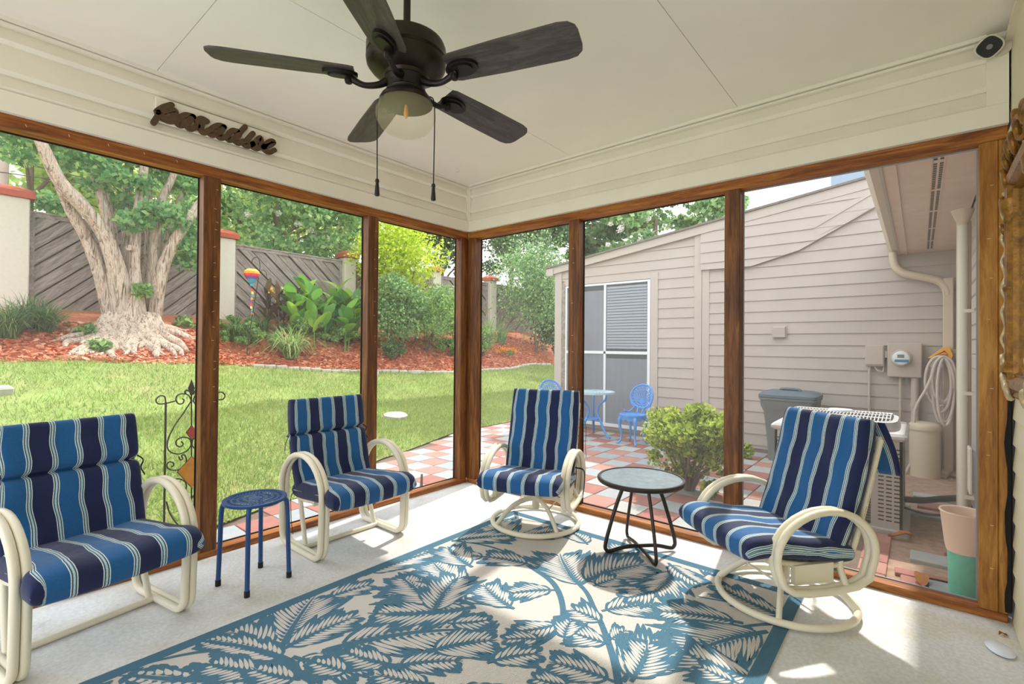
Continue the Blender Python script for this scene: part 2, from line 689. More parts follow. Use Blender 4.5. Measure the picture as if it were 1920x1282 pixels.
floor = tag(MB().box(XB - .1, .09, HOUSE_Y, .09, GZ - .05, 0).build('floor', 'concrete'), 'pale worn concrete porch floor', kind='structure')

ceil = struct('ceiling', 'cream painted panel ceiling of the porch')
MB().box(XB, .09, HOUSE_Y, .09, CZ + .014, CZ + .05).build('ceiling_backing', 'ceiling_paint', ceil)
g = .0014
for (x0, x1, y0, y1) in [(-2.41, 0.02, -1.135, .02), (XB, -2.41, -1.135, .02), (-2.6, .02, -2.34, -1.135), (XB, -2.6, -2.34, -1.135),
                         (-2.2, .02, HOUSE_Y, -2.34), (XB, -2.2, HOUSE_Y, -2.34)]:
    MB().box(x0 + g, x1 - g, y0 + g, y1 - g, CZ, CZ + .013).build('ceiling_panel', 'ceiling_paint', ceil)

# ---- screened walls
STAPLE = MB().box(-.006, .006, -.001, .001, -.0012, .0012)


def lap_board(a0, a1, z0, z1, axis, sgn, base, proud):
    """one painted lap board; axis the direction it runs; sgn the side it faces"""
    ch = min(.016, proud * .6)
    prof = [(base + sgn * (proud - ch), z0), (base + sgn * proud, z0 + ch), (base + sgn * .004, z1), (base - sgn * .008, z1), (base - sgn * .008, z0)]
    mb = MB()
    if axis == 0:
        mb.prism(prof, lambda p: (a0, p[0], p[1]), lambda p: (a1, p[0], p[1]))
    else:
        mb.prism(prof, lambda p: (p[0], a0, p[1]), lambda p: (p[0], a1, p[1]))
    return mb


def upper(parent, axis, lo, hi, end_trim=False):
    """painted lap boards, frieze and moulding over the wooden header. Wall face is 0, room on the negative side"""
    rail = 'trim_paint'
    t = .045
    def bx(a0, a1, d0, d1, z0, z1):
        return MB().box(a0, a1, d0, d1, z0, z1) if axis == 0 else MB().box(d0, d1, a0, a1, z0, z1)
    hi2 = hi - t
    lo2 = lo + (.075 if end_trim else 0)
    bx(lo, hi, .01, .09, HT, CZ + .01).build('beam_core', rail, parent)
    for z0, z1 in ((2.382, 2.462), (2.458, 2.599), (2.595, 2.685)):
        lap_board(lo2, hi2, z0, z1, axis, -1, 0.004, .036).build('lap_board', rail, parent)
    bx(lo, hi, -.03, .012, HT, 2.382).build('frieze_board', rail, parent)
    bx(lo2, hi2, -.036, .01, 2.674, 2.688).build('crown_moulding', rail, parent)
    bx(lo2, hi2, -.05, .01, 2.692, CZ).build('crown_moulding', rail, parent)
    bx(hi - t, hi, -.034, .012, 2.382, CZ).build('corner_trim', rail, parent)
    if end_trim:
        bx(lo, lo2, -.034, .012, 2.382, CZ).build('corner_trim', rail, parent)


def staple_row(parent, axis, fixed, along, z0, z1, n, seed):
    rnd = random.Random(seed)
    for i in range(n):
        z = z0 + (z1 - z0) * (i + rnd.random() * .7) / n
        a = along + rnd.uniform(-.008, .008)
        loc = (a, fixed, z) if axis == 0 else (fixed, a, z)
        o = link('staple', STAPLE_ME, 'staple', parent, loc, (0, rnd.uniform(-.4, .4), 0) if axis == 0 else (rnd.uniform(-.4, .4), 0, PI / 2))


STAPLE_ME = bpy.data.meshes.new('staple')
STAPLE_ME.from_pydata(STAPLE.v, [], STAPLE.f)

wl = struct('wall_left', 'screened porch wall with brown posts facing the lawn')
upper(wl, 0, XB, 0)
MB().bbox(XB, 0, 0, .09, HB, HT, .003).build('header_rail', 'rail_wood_x', wl)
MB().bbox(XB, 0, 0, .09, 0, .038, .003).build('sill', 'rail_wood_x', wl)
posts_x = [(-3.35, -3.26), (-2.164, -2.072), (-1.06, -.969), (-.085, 0)]
for a, b in posts_x:
    MB().bbox(a, b, 0.002, .09, .038, HB, .003).build('post', 'post_wood', wl)
edges = [XB] + [e for p in posts_x for e in p]
for k in range(0, len(edges) - 1, 2):
    if k == len(edges) - 1: break
    MB().box(edges[k], edges[k + 1], .0805, .0815, .038, HB).build('insect_screen', 'insect_screen', wl)
    m_ = MB()
    m_.box(edges[k], edges[k + 1], .076, .086, .038, .044).box(edges[k], edges[k + 1], .076, .086, HB - .006, HB)
    m_.box(edges[k], edges[k] + .006, .076, .086, .044, HB - .006).box(edges[k + 1] - .006, edges[k + 1], .076, .086, .044, HB - .006)
    m_.build('spline_bead', 'black_foam', wl)
staple_row(wl, 0, 0.0005, -2.10, .9, 2.2, 16, 1)
staple_row(wl, 0, 0.0005, -1.0, 1.2, 2.2, 9, 2)
for x in (-2.9, -2.75, -2.6, -2.45, -2.3):
    link('staple', STAPLE_ME, 'staple', wl, (x, -.0015, 2.258 + .012 * math.sin(x * 40)), (0, 1.2, 0))

wr = struct('wall_right', 'screened porch wall with brown posts facing the brick patio')
upper(wr, 1, HOUSE_Y + .02, 0, True)
MB().bbox(0, .09, HOUSE_Y + .02, 0, HB, HT, .003).build('header_rail', 'rail_wood_y', wr)
MB().bbox(0, .09, HOUSE_Y + .02, 0, 0, .038, .003).build('sill', 'rail_wood_y', wr)
posts_y = [(-.09, 0.09), (-1.185, -1.094), (-2.342, -2.252)]
for a, b in posts_y:
    MB().bbox(0.002, .09, a, b, .038, HB, .003).build('post', 'post_wood', wr)
MB().bbox(0.002, .09, -3.468, -3.404, .038, HB, .003).build('post', 'old_post', wr)
MB().bbox(0.004, .09, -3.5, -3.469, .038, HB, .003).build('post', 'old_post', wr)
MB().box(.088, .1, 0, .09, 0, HB).build('corner_board', 'post_wood', wr)
ys = [(-1.094, -.09), (-2.252, -1.185), (-3.404, -2.342)]
for a, b in ys:
    MB().box(.0805, .0815, a, b, .038, HB).build('insect_screen', 'insect_screen', wr)
    m_ = MB()
    m_.box(.076, .086, a, b, .038, .044).box(.076, .086, a, b, HB - .006, HB)
    m_.box(.076, .086, a, a + .006, .044, HB - .006).box(.076, .086, b - .006, b, .044, HB - .006)
    m_.build('spline_bead', 'black_foam' if a > -3 else 'grey_pvc', wr)
staple_row(wr, 1, 0.0005, -1.14, .9, 2.2, 6, 3)
staple_row(wr, 1, 0.0005, -3.44, .2, 2.1, 9, 4)
# ragged black sealing foam between the last post and the house siding
rnd = random.Random(9)
m_ = MB()
pts = [(-3.5 - .004 + .006 * math.sin(z * 17) - rnd.random() * .004, z) for z in np.linspace(.05, 1.1, 24)]
m_.prism(pts + [(HOUSE_Y - .002, 1.1), (HOUSE_Y - .002, .05)], lambda p: (-.004, p[0] + .012, p[1]), lambda p: (.04, p[0] + .004, p[1]))
m_.build('gap_seal', 'black_foam', wr)

# ---- back end: a third screened side behind the viewer
wb = struct('wall_back', 'screened porch wall at the back end')
MB().box(XB - .09, XB, HOUSE_Y, .09, HT, CZ + .02).build('beam_core', 'trim_paint', wb)
MB().box(XB - .09, XB, HOUSE_Y, .09, HB, HT).build('header_rail', 'rail_wood_y', wb)
MB().box(XB - .09, XB, HOUSE_Y, .09, 0, .038).build('sill', 'rail_wood_y', wb)
for y in (-3.5, -2.3, -1.1, 0):
    MB().box(XB - .09, XB, y, y + .09, .038, HB).build('post', 'post_wood', wb)

# ---- house wall on the right: lapped siding inside and outside the porch
wh = struct('wall_house', 'cream lapped siding house wall')
MB().box(XB, WX, HOUSE_Y - .12, HOUSE_Y - .014, GZ - .1, CZ + .1).build('wall_core', 'wall_cream', wh)
EXPO = .116
z = 0.0
while z < 2.2:
    lap_board(XB, -.002, z, min(z + EXPO + .004, 2.28), 0, 1, HOUSE_Y - .008, .014).build('lap_board', 'wall_cream', wh)
    z += EXPO
MB().box(XB, -.002, HOUSE_Y - .014, HOUSE_Y + .012, 2.2, CZ).build('frieze_board', 'wall_cream', wh)
MB().box(XB, -.05, HOUSE_Y - .014, HOUSE_Y + .03, 2.2, 2.225).build('moulding', 'wall_cream', wh)
MB().box(XB, -.05, HOUSE_Y - .014, HOUSE_Y + .035, 2.655, 2.675).build('moulding', 'wall_cream', wh)
z = GZ
SOF = 2.40
while z < SOF - .02:
    lap_board(.11, WX - .02, z, min(z + EXPO + .004, SOF), 0, 1, HOUSE_Y - .008, .014).build('lap_board', 'siding', wh)
    z += EXPO
MB().box(.1, .14, HOUSE_Y - .014, HOUSE_Y + .015, GZ, SOF).build('window_trim', 'grey_pvc', wh)

# ---- soffit, fascia and gutter of the house eave
ev = struct('trim_1', 'pinkish beige house soffit with slotted vents and gutter')
MB().box(.11, WX - .012, -3.06, HOUSE_Y + .014, SOF, SOF + .015).build('soffit_panel', 'soffit', ev)
MB().box(.11, WX - .012, -3.0, -3.06, SOF, SOF + .015).build('soffit_panel', 'soffit', ev)
MB().box(.11, WX - .012, -3.075, -3.052, SOF - .012, SOF).build('soffit_trim', 'soffit', ev)
MB().box(.11, WX - .012, -2.985, -3.003, SOF - .01, SOF + .2).build('fascia', 'siding_trim', ev)
gp = [(-2.985, SOF + .03), (-2.93, SOF + .03), (-2.9, SOF + .08), (-2.88, SOF + .12), (-2.88, SOF + .15), (-2.89, SOF + .15), (-2.89, SOF + .12), (-2.94, SOF + .04), (-2.985, SOF + .04)]
MB().prism(gp, lambda p: (.11, p[0], p[1]), lambda p: (WX - .012, p[0], p[1])).build('gutter', 'downspout', ev)
m_ = MB()
x = .2
while x < WX - .3:
    for yy in (-3.262, -3.292):
        m_.box(x, x + .034, yy - .009, yy + .009, SOF - .0015, SOF + .002)
    x += .05 if int(x / .05) % 14 else .1
tag(m_.build('vent_slots', 'ac_dark', ev), kind='stuff')
for yy in (-3.245, -3.308):
    MB().box(.11, WX - .012, yy - .003, yy + .003, SOF - .004, SOF).build('vent_rib', 'soffit', ev)
# roof over the eave
MB().prism([(-2.9, SOF + .2), (-3.6, SOF + .5), (-3.6, SOF + .42), (-2.95, SOF + .14)], lambda p: (.11, p[0], p[1]), lambda p: (WX - .012, p[0], p[1])).build('eave_roof', 'roof_shingle', ev)
# porch roof: keeps the sun off the ceiling
MB().box(XB - .3, .28, HOUSE_Y - .1, .3, CZ + .09, CZ + .15).build('porch_roof', 'roof_shingle', struct('trim_2', 'porch roof deck'))

# ================================================================== wing of the house across the patio
ww = struct('wall_wing', 'pinkish beige lapped siding wing across the patio')


def rake(y): return 2.624 + (1.999 - y) * (3.27 - 2.624) / (1.999 + 2.758)


def wing_board(poly, z0, h, off=0):
    """poly in (y,z); the lower edge of each course stands proud"""
    def fx(p): return WX - off - .014 * (1 - (p[1] - z0) / h) - .002
    return MB().prism(poly, lambda p: (fx(p), p[0], p[1]), lambda p: (WX + .012 - off, p[0], p[1]))


WE = .158
CORE = [(2.07, GZ - .05), (HOUSE_Y, GZ - .05), (HOUSE_Y, rake(HOUSE_Y)), (2.07, rake(2.07))]
MB().prism(CORE, lambda p: (WX + .0125, p[0], p[1]), lambda p: (WX + .3, p[0], p[1])).build('wall_core', 'siding', ww)
YL, YW0, YW1 = -.529, 1.84, .185
leftreg = [(YL, GZ), (.06, GZ), (.06, 2.45), (1.99, 2.45), (1.99, rake(1.99)), (YL, rake(YL))]
# left region in two convex pieces: beside the window, and above it
regs = [[(YL, GZ), (.06, GZ), (.06, 2.46), (YL, 2.46)], [(YL, 2.46), (1.99, 2.46), (1.99, rake(1.99)), (YL, rake(YL))]]
rightreg = [(-.745, GZ), (HOUSE_Y, GZ), (HOUSE_Y, rake(HOUSE_Y)), (-.745, rake(-.745))]
def pyz(px, py):
    q = atx(px, py, WX)
    return (q[1], q[2])
proud = [pyz(1316, 507), pyz(1410, 500), pyz(1500, 470), pyz(1648, 386), pyz(1640, 353), pyz(1316, 443)]
proud[-2] = (proud[-2][0], rake(proud[-2][0]))
proud[-1] = (proud[-1][0] + .0, rake(proud[-1][0]))
for reg, ph, off in ((regs[0], 0, 0), (regs[1], 0, 0), (rightreg, .05, 0), (proud, .02, .05)):
    z = GZ + ph - WE
    while z < 3.5:
        st = [(-4, z), (3, z), (3, z + WE + .002), (-4, z + WE + .002)]
        pl = clip(st, reg)
        if pl:
            wing_board(pl, z, WE, off).build('lap_board', 'siding', ww)
        z += WE


def wtrim(pts, d0, d1, name='trim_board', mat='siding_trim', par=None):
    return MB().prism(pts, lambda p: (WX - d1, p[0], p[1]), lambda p: (WX + d0, p[0], p[1])).build(name, mat, par or ww)


wtrim([(YL, GZ), (-.637, GZ), (-.637, rake(-.637)), (YL, rake(YL))], .01, .03)
wtrim([(-.641, GZ), (-.748, GZ), (-.748, 2.5), (-.641, 2.44)], .01, .022)
wtrim([(-.641, 2.445), (-.72, 2.505), (-.72, rake(-.72)), (-.641, rake(-.641))], .01, .055)
wtrim([(1.93, GZ), (2.08, GZ), (2.08, rake(2.08)), (1.93, rake(1.93))], .01, .03, 'corner_trim')
wtrim([(1.85, GZ), (1.93, GZ), (1.93, 2.4), (1.85, 2.4)], .01, .026, 'corner_trim', 'fence_wood')
wtrim([(.18, GZ), (.06, GZ), (.06, 2.46), (.18, 2.46)], .01, .028)
wtrim([(.181, 2.37), (1.849, 2.37), (1.849, 2.46), (.181, 2.46)], .01, .028)
rk = lambda y, d: (y, rake(y) + d)
wtrim([rk(2.2, -.005), rk(HOUSE_Y, -.005), rk(HOUSE_Y, .12), rk(2.2, .12)], .02, .07, 'rake_board')
# angled flashing board
wtrim([pyz(1525, 421), pyz(1640, 352), pyz(1648, 386), pyz(1531, 446)], -.02, .062, 'angled_trim')
wtrim([pyz(1527, 425), pyz(1639, 359), pyz(1640, 364), pyz(1528, 430)], -.05, .075, 'angled_trim')
m_ = MB()
q = [rk(2.26, .12), rk(HOUSE_Y - .1, .12), rk(HOUSE_Y - .1, .15), rk(2.26, .15)]
m_.prism(q, lambda p: (WX - .1, p[0], p[1]), lambda p: (WX + 3.2, p[0], p[1]))
m_.build('wing_roof', 'roof_shingle', ww)
MB().box(WX - .09, WX + .3, 2.09, 2.24, rake(2.2) - .02, rake(2.2) + .11).build('eave_return', 'siding_trim', ww)
MB().box(WX + .3, WX + 3.1, 1.9, 2.07, GZ, rake(2.07)).build('side_wall', 'siding', ww)
MB().box(WX + .05, WX + .12, HOUSE_Y, 2.0, GZ - .02, GZ + .03).build('foundation', 'joint_sand', ww)
o = MB().box(WX + 1.2, WX + 1.75, -2.75, -2.15, 3.3, 4.1).build('roof_skylight', 'chimney_blue')
tag(o, 'pale blue boxy roof flue above the wing roof', 'flue')

win = tag(struct('window_1', 'white framed window with blinds and grey curtains'), None)
WT, WBm, RAILZ, MULL = 2.36, -.13, 1.15, 1.018
fw_ = .035
def wframe(y0, y1, z0, z1): return MB().bbox(WX - .035, WX + .004, min(y0, y1), max(y0, y1), min(z0, z1), max(z0, z1), .004)
wframe(YW0, YW1, WT - fw_, WT).build('window_frame', 'white_frame', win)
wframe(YW0, YW1, WBm, WBm + .06).build('window_frame', 'white_frame', win)
wframe(YW0, YW0 - fw_, WBm + .06, WT - fw_).build('window_frame', 'white_frame', win)
wframe(YW1 + .05, YW1, WBm + .06, WT - fw_).build('window_frame', 'white_frame', win)
wframe(MULL - .022, MULL + .022, WBm + .06, WT - fw_).build('mullion', 'white_frame', win)
wframe(YW0 - fw_, YW1 + .05, RAILZ - .025, RAILZ + .025).build('mullion', 'white_frame', win)
MB().box(WX - .002, WX + .012, YW1, YW0, WBm, WT).build('window_recess', 'ac_dark', win)
def curtain(y0, y1, z0, z1, seed):
    m = MB()
    n, k = 44, 6
    vs, fs = [], []
    for j in range(k):
        for i in range(n):
            y = y0 + (y1 - y0) * i / (n - 1)
            zz = z0 + (z1 - z0) * j / (k - 1)
            x = WX - .010 + .0055 * math.sin(i * .9 + seed + j * .25) + .0025 * math.sin(i * 2.3 + j)
            vs.append((x, y, zz))
    for j in range(k - 1):
        for i in range(n - 1):
            fs.append((j * n + i, j * n + i + 1, (j + 1) * n + i + 1, (j + 1) * n + i))
    return m.add(vs, fs).build('curtain', 'curtain', win, smooth=60)
curtain(MULL + .022, YW0 - fw_, RAILZ + .025, WT - .12, 0)
curtain(MULL + .022, YW0 - fw_, WBm + .06, RAILZ - .025, 2)
curtain(YW1 + .05, MULL - .022, WBm + .06, RAILZ - .1, 4)
zz = RAILZ + .09
BL = MB().prism([(-.014, -.0205), (.0, .0205), (.003, .0205), (-.011, -.0205)], lambda p: (p[0], -.37, p[1]), lambda p: (p[0], .37, p[1]))
BLM = bpy.data.meshes.new('blind_slat')
BLM.from_pydata(BL.v, [], BL.f)
while zz < WT - .06:
    link('blind_slat', BLM, 'blind', win, (WX - .012, (YW1 + .05 + MULL - .022) / 2, zz))
    zz += .049
for (a, b, c_, d_) in ((YW1 + .05, MULL - .022, WBm + .06, RAILZ - .025), (MULL + .022, YW0 - fw_, WBm + .06, RAILZ - .025), (YW1 + .05, MULL - .022, RAILZ + .025, WT - fw_), (MULL + .022, YW0 - fw_, RAILZ + .025, WT - fw_)):
    MB().box(WX - .0345, WX - .0335, a, b, c_, d_).build('window_pane', 'window_glass', win)

# ================================================================== patio
def edge(x):
    return float(np.interp(x, [-5, -1.7, -1.35, -.42, .4, .97, 2.5, 3.0, 3.9, 6], [.9, 1.03, 1.2, 1.4, 1.98, 2.15, 2.7, 2.72, 2.8, 2.9]))


pat = struct('floor_patio', 'checkered red and grey brick paver patio')
m_ = MB()
m_.box(-5.2, .09, .09, 1.9, GZ - .08, GZ - .012)
m_.box(.09, WX + .02, -2.9, 2.85, GZ - .08, GZ - .012)
m_.build('sand_bed', 'joint_sand', pat)
PIT = .288
pm = {}
for nm in ('paver_red', 'paver_red_pale', 'paver_grey', 'paver_grey_blue'):
    me = bpy.data.meshes.new('paver')
    b_ = MB().bbox(-PIT / 2 + .004, PIT / 2 - .004, -PIT / 2 + .004, PIT / 2 - .004, -.04, 0, .004)
    me.from_pydata(b_.v, [], b_.f)
    me.materials.append(M[nm])
    pm[nm] = me
rnd = random.Random(3)
npav = 0
for i in range(-18, 15):
    for j in range(-11, 10):
        x = .115 + (i + .5) * PIT
        y = .1 + (j + .5) * PIT
        if x < .1 and y < .1: continue
        if y > edge(x) - .06 or y < -2.85 or x > WX - .12: continue
        if x > 2.9 and y < -2.2: continue
        if x < -3.4 or (x > 1.8 and -3 < y < -2.2 and x < 2.4): continue
        red = (i + j) % 2 == 0
        nm = rnd.choice(['paver_red', 'paver_red', 'paver_red_pale']) if red else rnd.choice(['paver_grey', 'paver_grey_blue'])
        o = link('paver', pm[nm], None, pat, (x, y, GZ + rnd.uniform(-.003, .003)), (rnd.uniform(-.008, .008), rnd.uniform(-.008, .008), rnd.uniform(-.015, .015)))
        npav += 1
def loose_paver(x, y, sx, sy, rz, mat, dz=0):
    MB().bbox(-sx / 2, sx / 2, -sy / 2, sy / 2, -.05, 0, .004).build('paver', mat, pat, loc=(x, y, GZ + dz), rot=(0, 0, rz))
for k in range(7):
    loose_paver(.2 + k * .215, -2.95, .205, .15, .02 * math.sin(k), 'paver_red' if k % 3 else 'paver_red_pale', -.004)
# dirt with odd pavers between the air conditioner and the house
dirt = tag(MB().box(.09, WX, HOUSE_Y, -2.87, GZ - .08, GZ - .02).build('floor_dirt', 'soil'), 'brown bare dirt strip beside the house', kind='structure')
for px, py, sx, sy, rz, mt in [(1760, 1050, .2, .3, 0, 'paver_grey'), (1742, 1082, .1, .34, .05, 'paver_red'), (1765, 1100, .22, .16, .1, 'paver_grey_blue'),
                               (1715, 1100, .3, .14, 0, 'paver_red'), (1775, 935, .16, .5, 0, 'paver_grey'), (1760, 950, .2, .3, 0, 'paver_red'), (1740, 965, .16, .45, 0, 'paver_grey_blue'), (1790, 1036, .1, .12, 0, 'paver_red_pale')]:
    q = atz(px, py, GZ)
    loose_paver(q[0], q[1], sx, sy, rz, mt, .004)

# ================================================================== sloping garden
FY, FZ = 8.8, 1.85


def border(x):
    return 6.45 + .18 * math.sin(x * .8 + .5) + .1 * math.sin(x * 2.1) - (.25 * math.exp(-((x - 7.5) / 1.6) ** 2))


def lawn_z(x, y):
    return GZ + .01 + .216 * max(0, y - edge(x)) * (1 if x < 3 else 1) + .012 * math.sin(x * 2.1) * math.sin(y * 1.7)


def ground(x, y):
    b = border(x)
    if y <= b: return lawn_z(x, y)
    t = min(1, (y - b) / (FY - b))
    t = t * t * (3 - 2 * t) * .35 + t * .65
    zb = lawn_z(x, b)
    return zb + (FZ - zb) * t + .03 * math.sin(x * 3 + y * 2) * (1 - t)


def grid_mesh(name, xs, fy, nj, mat, label):
    vs, fs = [], []
    for x in xs:
        y0, y1 = fy(x)
        for j in range(nj):
            y = y0 + (y1 - y0) * j / (nj - 1)
            vs.append((x, y, ground(x, y)))
    n = len(xs)
    for i in range(n - 1):
        for j in range(nj - 1):
            fs.append((i * nj + j, (i + 1) * nj + j, (i + 1) * nj + j + 1, i * nj + j + 1))
    o = MB().add(vs, fs).build(name, mat, smooth=60)
    return tag(o, label, kind='structure')


xs = np.linspace(-9, 22, 125)
grid_mesh('floor_lawn', xs, lambda x: (edge(x) - .02, border(x)), 40, 'lawn_ground', 'green lawn rising towards the garden bed')
grid_mesh('floor_bed', xs, lambda x: (border(x), FY + .4), 22, 'mulch_ground', 'red bark mulch bed below the fence')
MB().box(-30, 50, FY + .3, 60, FZ - .2, FZ - .02).build('floor_far', 'lawn_ground')['kind'] = 'structure'
bpy.data.objects['floor_far']['label'] = 'ground beyond the fence'

# grass blades
rg = np.random.default_rng(5)
def scatter(n, x0, x1, y0f, y1f):
    X = rg.uniform(x0, x1, n)
    T = rg.random(n)
    Y = np.array([y0f(x) for x in X]) * (1 - T) + np.array([y1f(x) for x in X]) * T
    return X, Y
def blades(name, X, Y, hmin, hmax, wid, mat, parent=None, lean=.5):
    n = len(X)
    Z = np.array([ground(x, y) for x, y in zip(X, Y)])
    a = rg.uniform(0, 2 * PI, n)
    h = rg.uniform(hmin, hmax, n)
    B = np.stack([X, Y, Z - .004], -1)
    side = np.stack([np.cos(a), np.sin(a), np.zeros(n)], -1) * (wid * rg.uniform(.6, 1.3, n))[:, None]
    ln = rg.normal(0, lean, (n, 2)) * h[:, None]
    tip = B + np.stack([ln[:, 0], ln[:, 1], h], -1)
    Q = np.stack([B - side, B + side, tip + side * .25, tip - side * .25], 1)
    return quads(name, Q, mat, parent)
X1, Y1 = scatter(76000, -3.6, 6.5, lambda x: edge(x) - .03, lambda x: min(edge(x) + 2.6, 4.4))
X2, Y2 = scatter(62000, -4.5, 11, lambda x: min(edge(x) + 2.2, 4.0), lambda x: border(x) + .1)
XX, YY = np.r_[X1, X2], np.r_[Y1, Y2]
keep = (np.sin(XX * 2.3 + 1.1 * np.sin(YY * 1.9)) * np.sin(YY * 2.9 + np.sin(XX * 1.7)) + rg.normal(0, .35, len(XX))) < .95
keep &= ~((XX > WX - .05) & (YY < 2.1))
XX, YY = XX[keep], YY[keep]
sz = YY < 3.6
o1 = blades('lawn_grass', XX, YY, .03, .065, .0045, 'leaf_grass')
tag(o1, 'short bright green lawn grass', 'grass', kind='stuff')

# mulch chips
Xm, Ym = scatter(22000, -4.5, 11, lambda x: border(x) - .02, lambda x: border(x) + 1.7)
n = len(Xm)
Zm = np.array([ground(x, y) for x, y in zip(Xm, Ym)]) + .006
a = rg.uniform(0, 2 * PI, n)
L = rg.uniform(.015, .05, n)
d1 = np.stack([np.cos(a) * L, np.sin(a) * L, rg.normal(0, .25, n) * L], -1)
d2 = np.stack([-np.sin(a) * L * .35, np.cos(a) * L * .35, rg.normal(0, .3, n) * L], -1)
Bm = np.stack([Xm, Ym, Zm], -1)
tag(quads('bark_mulch', np.stack([Bm - d1 - d2, Bm + d1 - d2, Bm + d1 + d2, Bm - d1 + d2], 1), 'mulch_chip'), 'loose red bark chips spread over the bed', 'mulch', kind='stuff')

# edging stones along the bed
ed = thing('bed_edging', 'curved row of pale edging stones between lawn and mulch', 'edging', (3, border(3), ground(3, border(3))))
EM = []
for k in range(3):
    b_ = MB().bbox(-.1, .1, -.05, .05, -.05, .035 + .006 * k, .012)
    me = bpy.data.meshes.new('edging_stone')
    me.from_pydata(b_.v, [], b_.f)
    me.materials.append(M['edging_stone'])
    EM.append(me)
x = .95
k = 0
while x < 10.5:
    y = border(x)
    s_ = (border(x + .05) - border(x - .05)) / .1
    o = link('edging_stone', EM[k % 3], None, ed, (x - 3, y - border(3), ground(x, y) - ground(3, border(3)) + .01), (.05 * math.sin(k * 3), 0, math.atan(s_) + .08 * math.sin(k * 5.3)))
    x += .215
    k += 1
for px, py, s_ in [(783, 686, .16), (700, 668, .2)]:
    x, y = aty(px, py, 6.2)[0], 6.25
    m_ = MB()
    pl = [(math.cos(t) * s_ * (1 + .2 * math.sin(3 * t)), math.sin(t) * s_ * .7) for t in np.linspace(0, 2 * PI, 9)[:-1]]
    m_.prism(pl, lambda p: (p[0], p[1], -.05), lambda p: (p[0] * .9, p[1] * .9, .07))
    tag(m_.build('garden_stone', 'edging_stone', loc=(x, y, ground(x, y))), 'flat grey stone lying at the bed edge %s' % ('below the yellow shrub' if px > 750 else 'beside the porch post'), 'stone')

# ================================================================== fence
PX = [-2.28, 1.06, 4.12, 7.22, 9.9, 13.0]
for i, x in enumerate(PX):
    top = 3.6 if i else 3.72
    w_ = .17 if i else .2
    lab = ['stucco fence pillar at the left edge of the garden', 'stucco fence pillar behind the first brown porch post', 'stucco fence pillar with red cap behind the canna leaves',
           'stucco fence pillar with red cap between two dark panels', 'stucco fence pillar with red cap right of the porch corner', 'farthest stucco fence pillar'][i]
    t = thing('fence_pillar', lab, 'pillar', (x, FY, FZ - .1), group='fence pillars')
    MB().bbox(-w_, w_, -w_, w_, 0, top - FZ + .1, .015).build('shaft', 'stucco', t)
    m_ = MB()
    h0 = top - FZ + .1
    vs = []
    for (s_, z) in ((w_ + .06, h0), (w_ + .06, h0 + .1), (w_ + .01, h0 + .15), (w_ * .5, h0 + .2)):
        vs += [(-s_, -s_, z), (s_, -s_, z), (s_, s_, z), (-s_, s_, z)]
    fs = [(3, 2, 1, 0), (12, 13, 14, 15)] + [(r_ * 4 + k, r_ * 4 + (k + 1) % 4, r_ * 4 + 4 + (k + 1) % 4, r_ * 4 + 4 + k) for r_ in range(3) for k in range(4)]
    m_.add(vs, fs).build('cap', 'terracotta', t)
labs = ['weathered diagonal board fence panel behind the big tree', 'weathered diagonal board fence panel behind the canna', 'weathered fence panel behind the yellow shrub',
        'dark fence panel between the two small red capped pillars', 'dark fence panel farthest right behind the bushes']
for i in range(5):
    x0, x1 = PX[i] + (.2 if i == 0 else .17), PX[i + 1] - .17
    zt, zb = (3.55, FZ - .06) if i == 0 else (3.52, FZ - .06)
    t = thing('fence_panel', labs[i], 'fence', ((x0 + x1) / 2, FY, zb), group='diagonal board fence panels')
    W_ = (x1 - x0) / 2
    H_ = zt - zb
    rect = [(-W_ + .07, .06), (W_ - .07, .06), (W_ - .07, H_ - .1), (-W_ + .07, H_ - .1)]
    ang = math.radians(43 if i % 2 == 0 else -43)
    d = (math.cos(ang), math.sin(ang))
    nrm = (-d[1], d[0])
    bw = .2
    k = -20
    for k in range(-20, 21):
        c0 = (nrm[0] * k * bw, H_ / 2 + nrm[1] * k * bw)
        q = [(c0[0] - d[0] * 4 + nrm[0] * sgn * .5 * (bw - .026), c0[1] - d[1] * 4 + nrm[1] * sgn * .5 * (bw - .026)) for sgn in (-1, 1)]
        q2 = [(c0[0] + d[0] * 4 + nrm[0] * sgn * .5 * (bw - .026), c0[1] + d[1] * 4 + nrm[1] * sgn * .5 * (bw - .026)) for sgn in (1, -1)]
        pl = clip(q + q2, rect)
        if not pl: continue
        off = -.03 * (k % 2)
        MB().prism(pl, lambda p: (p[0], -.012 + off, p[1]), lambda p: (p[0], .012 + off, p[1])).build('board', 'fence_board_up' if i % 2 == 0 else 'fence_board_down', t)
    MB().box(-W_ + .04, W_ - .04, .03, .05, .04, H_ - .08).build('backing', 'dark_bark', t)
    MB().box(-W_, W_, -.05, .05, H_ - .1, H_ - .03).build('top_rail', 'fence_wood', t)
    MB().box(-W_ - .02, W_ + .02, -.07, .07, H_ - .03, H_).build('cap_rail', 'fence_wood', t)
    MB().box(-W_, W_, -.04, .04, 0, .06).build('bottom_rail', 'fence_wood', t)
    for sx in (-1, 1):
        MB().box(*sorted((sx * W_, sx * (W_ - .075))), -.05, .04, .06, H_ - .1).build('end_post', 'fence_wood', t)

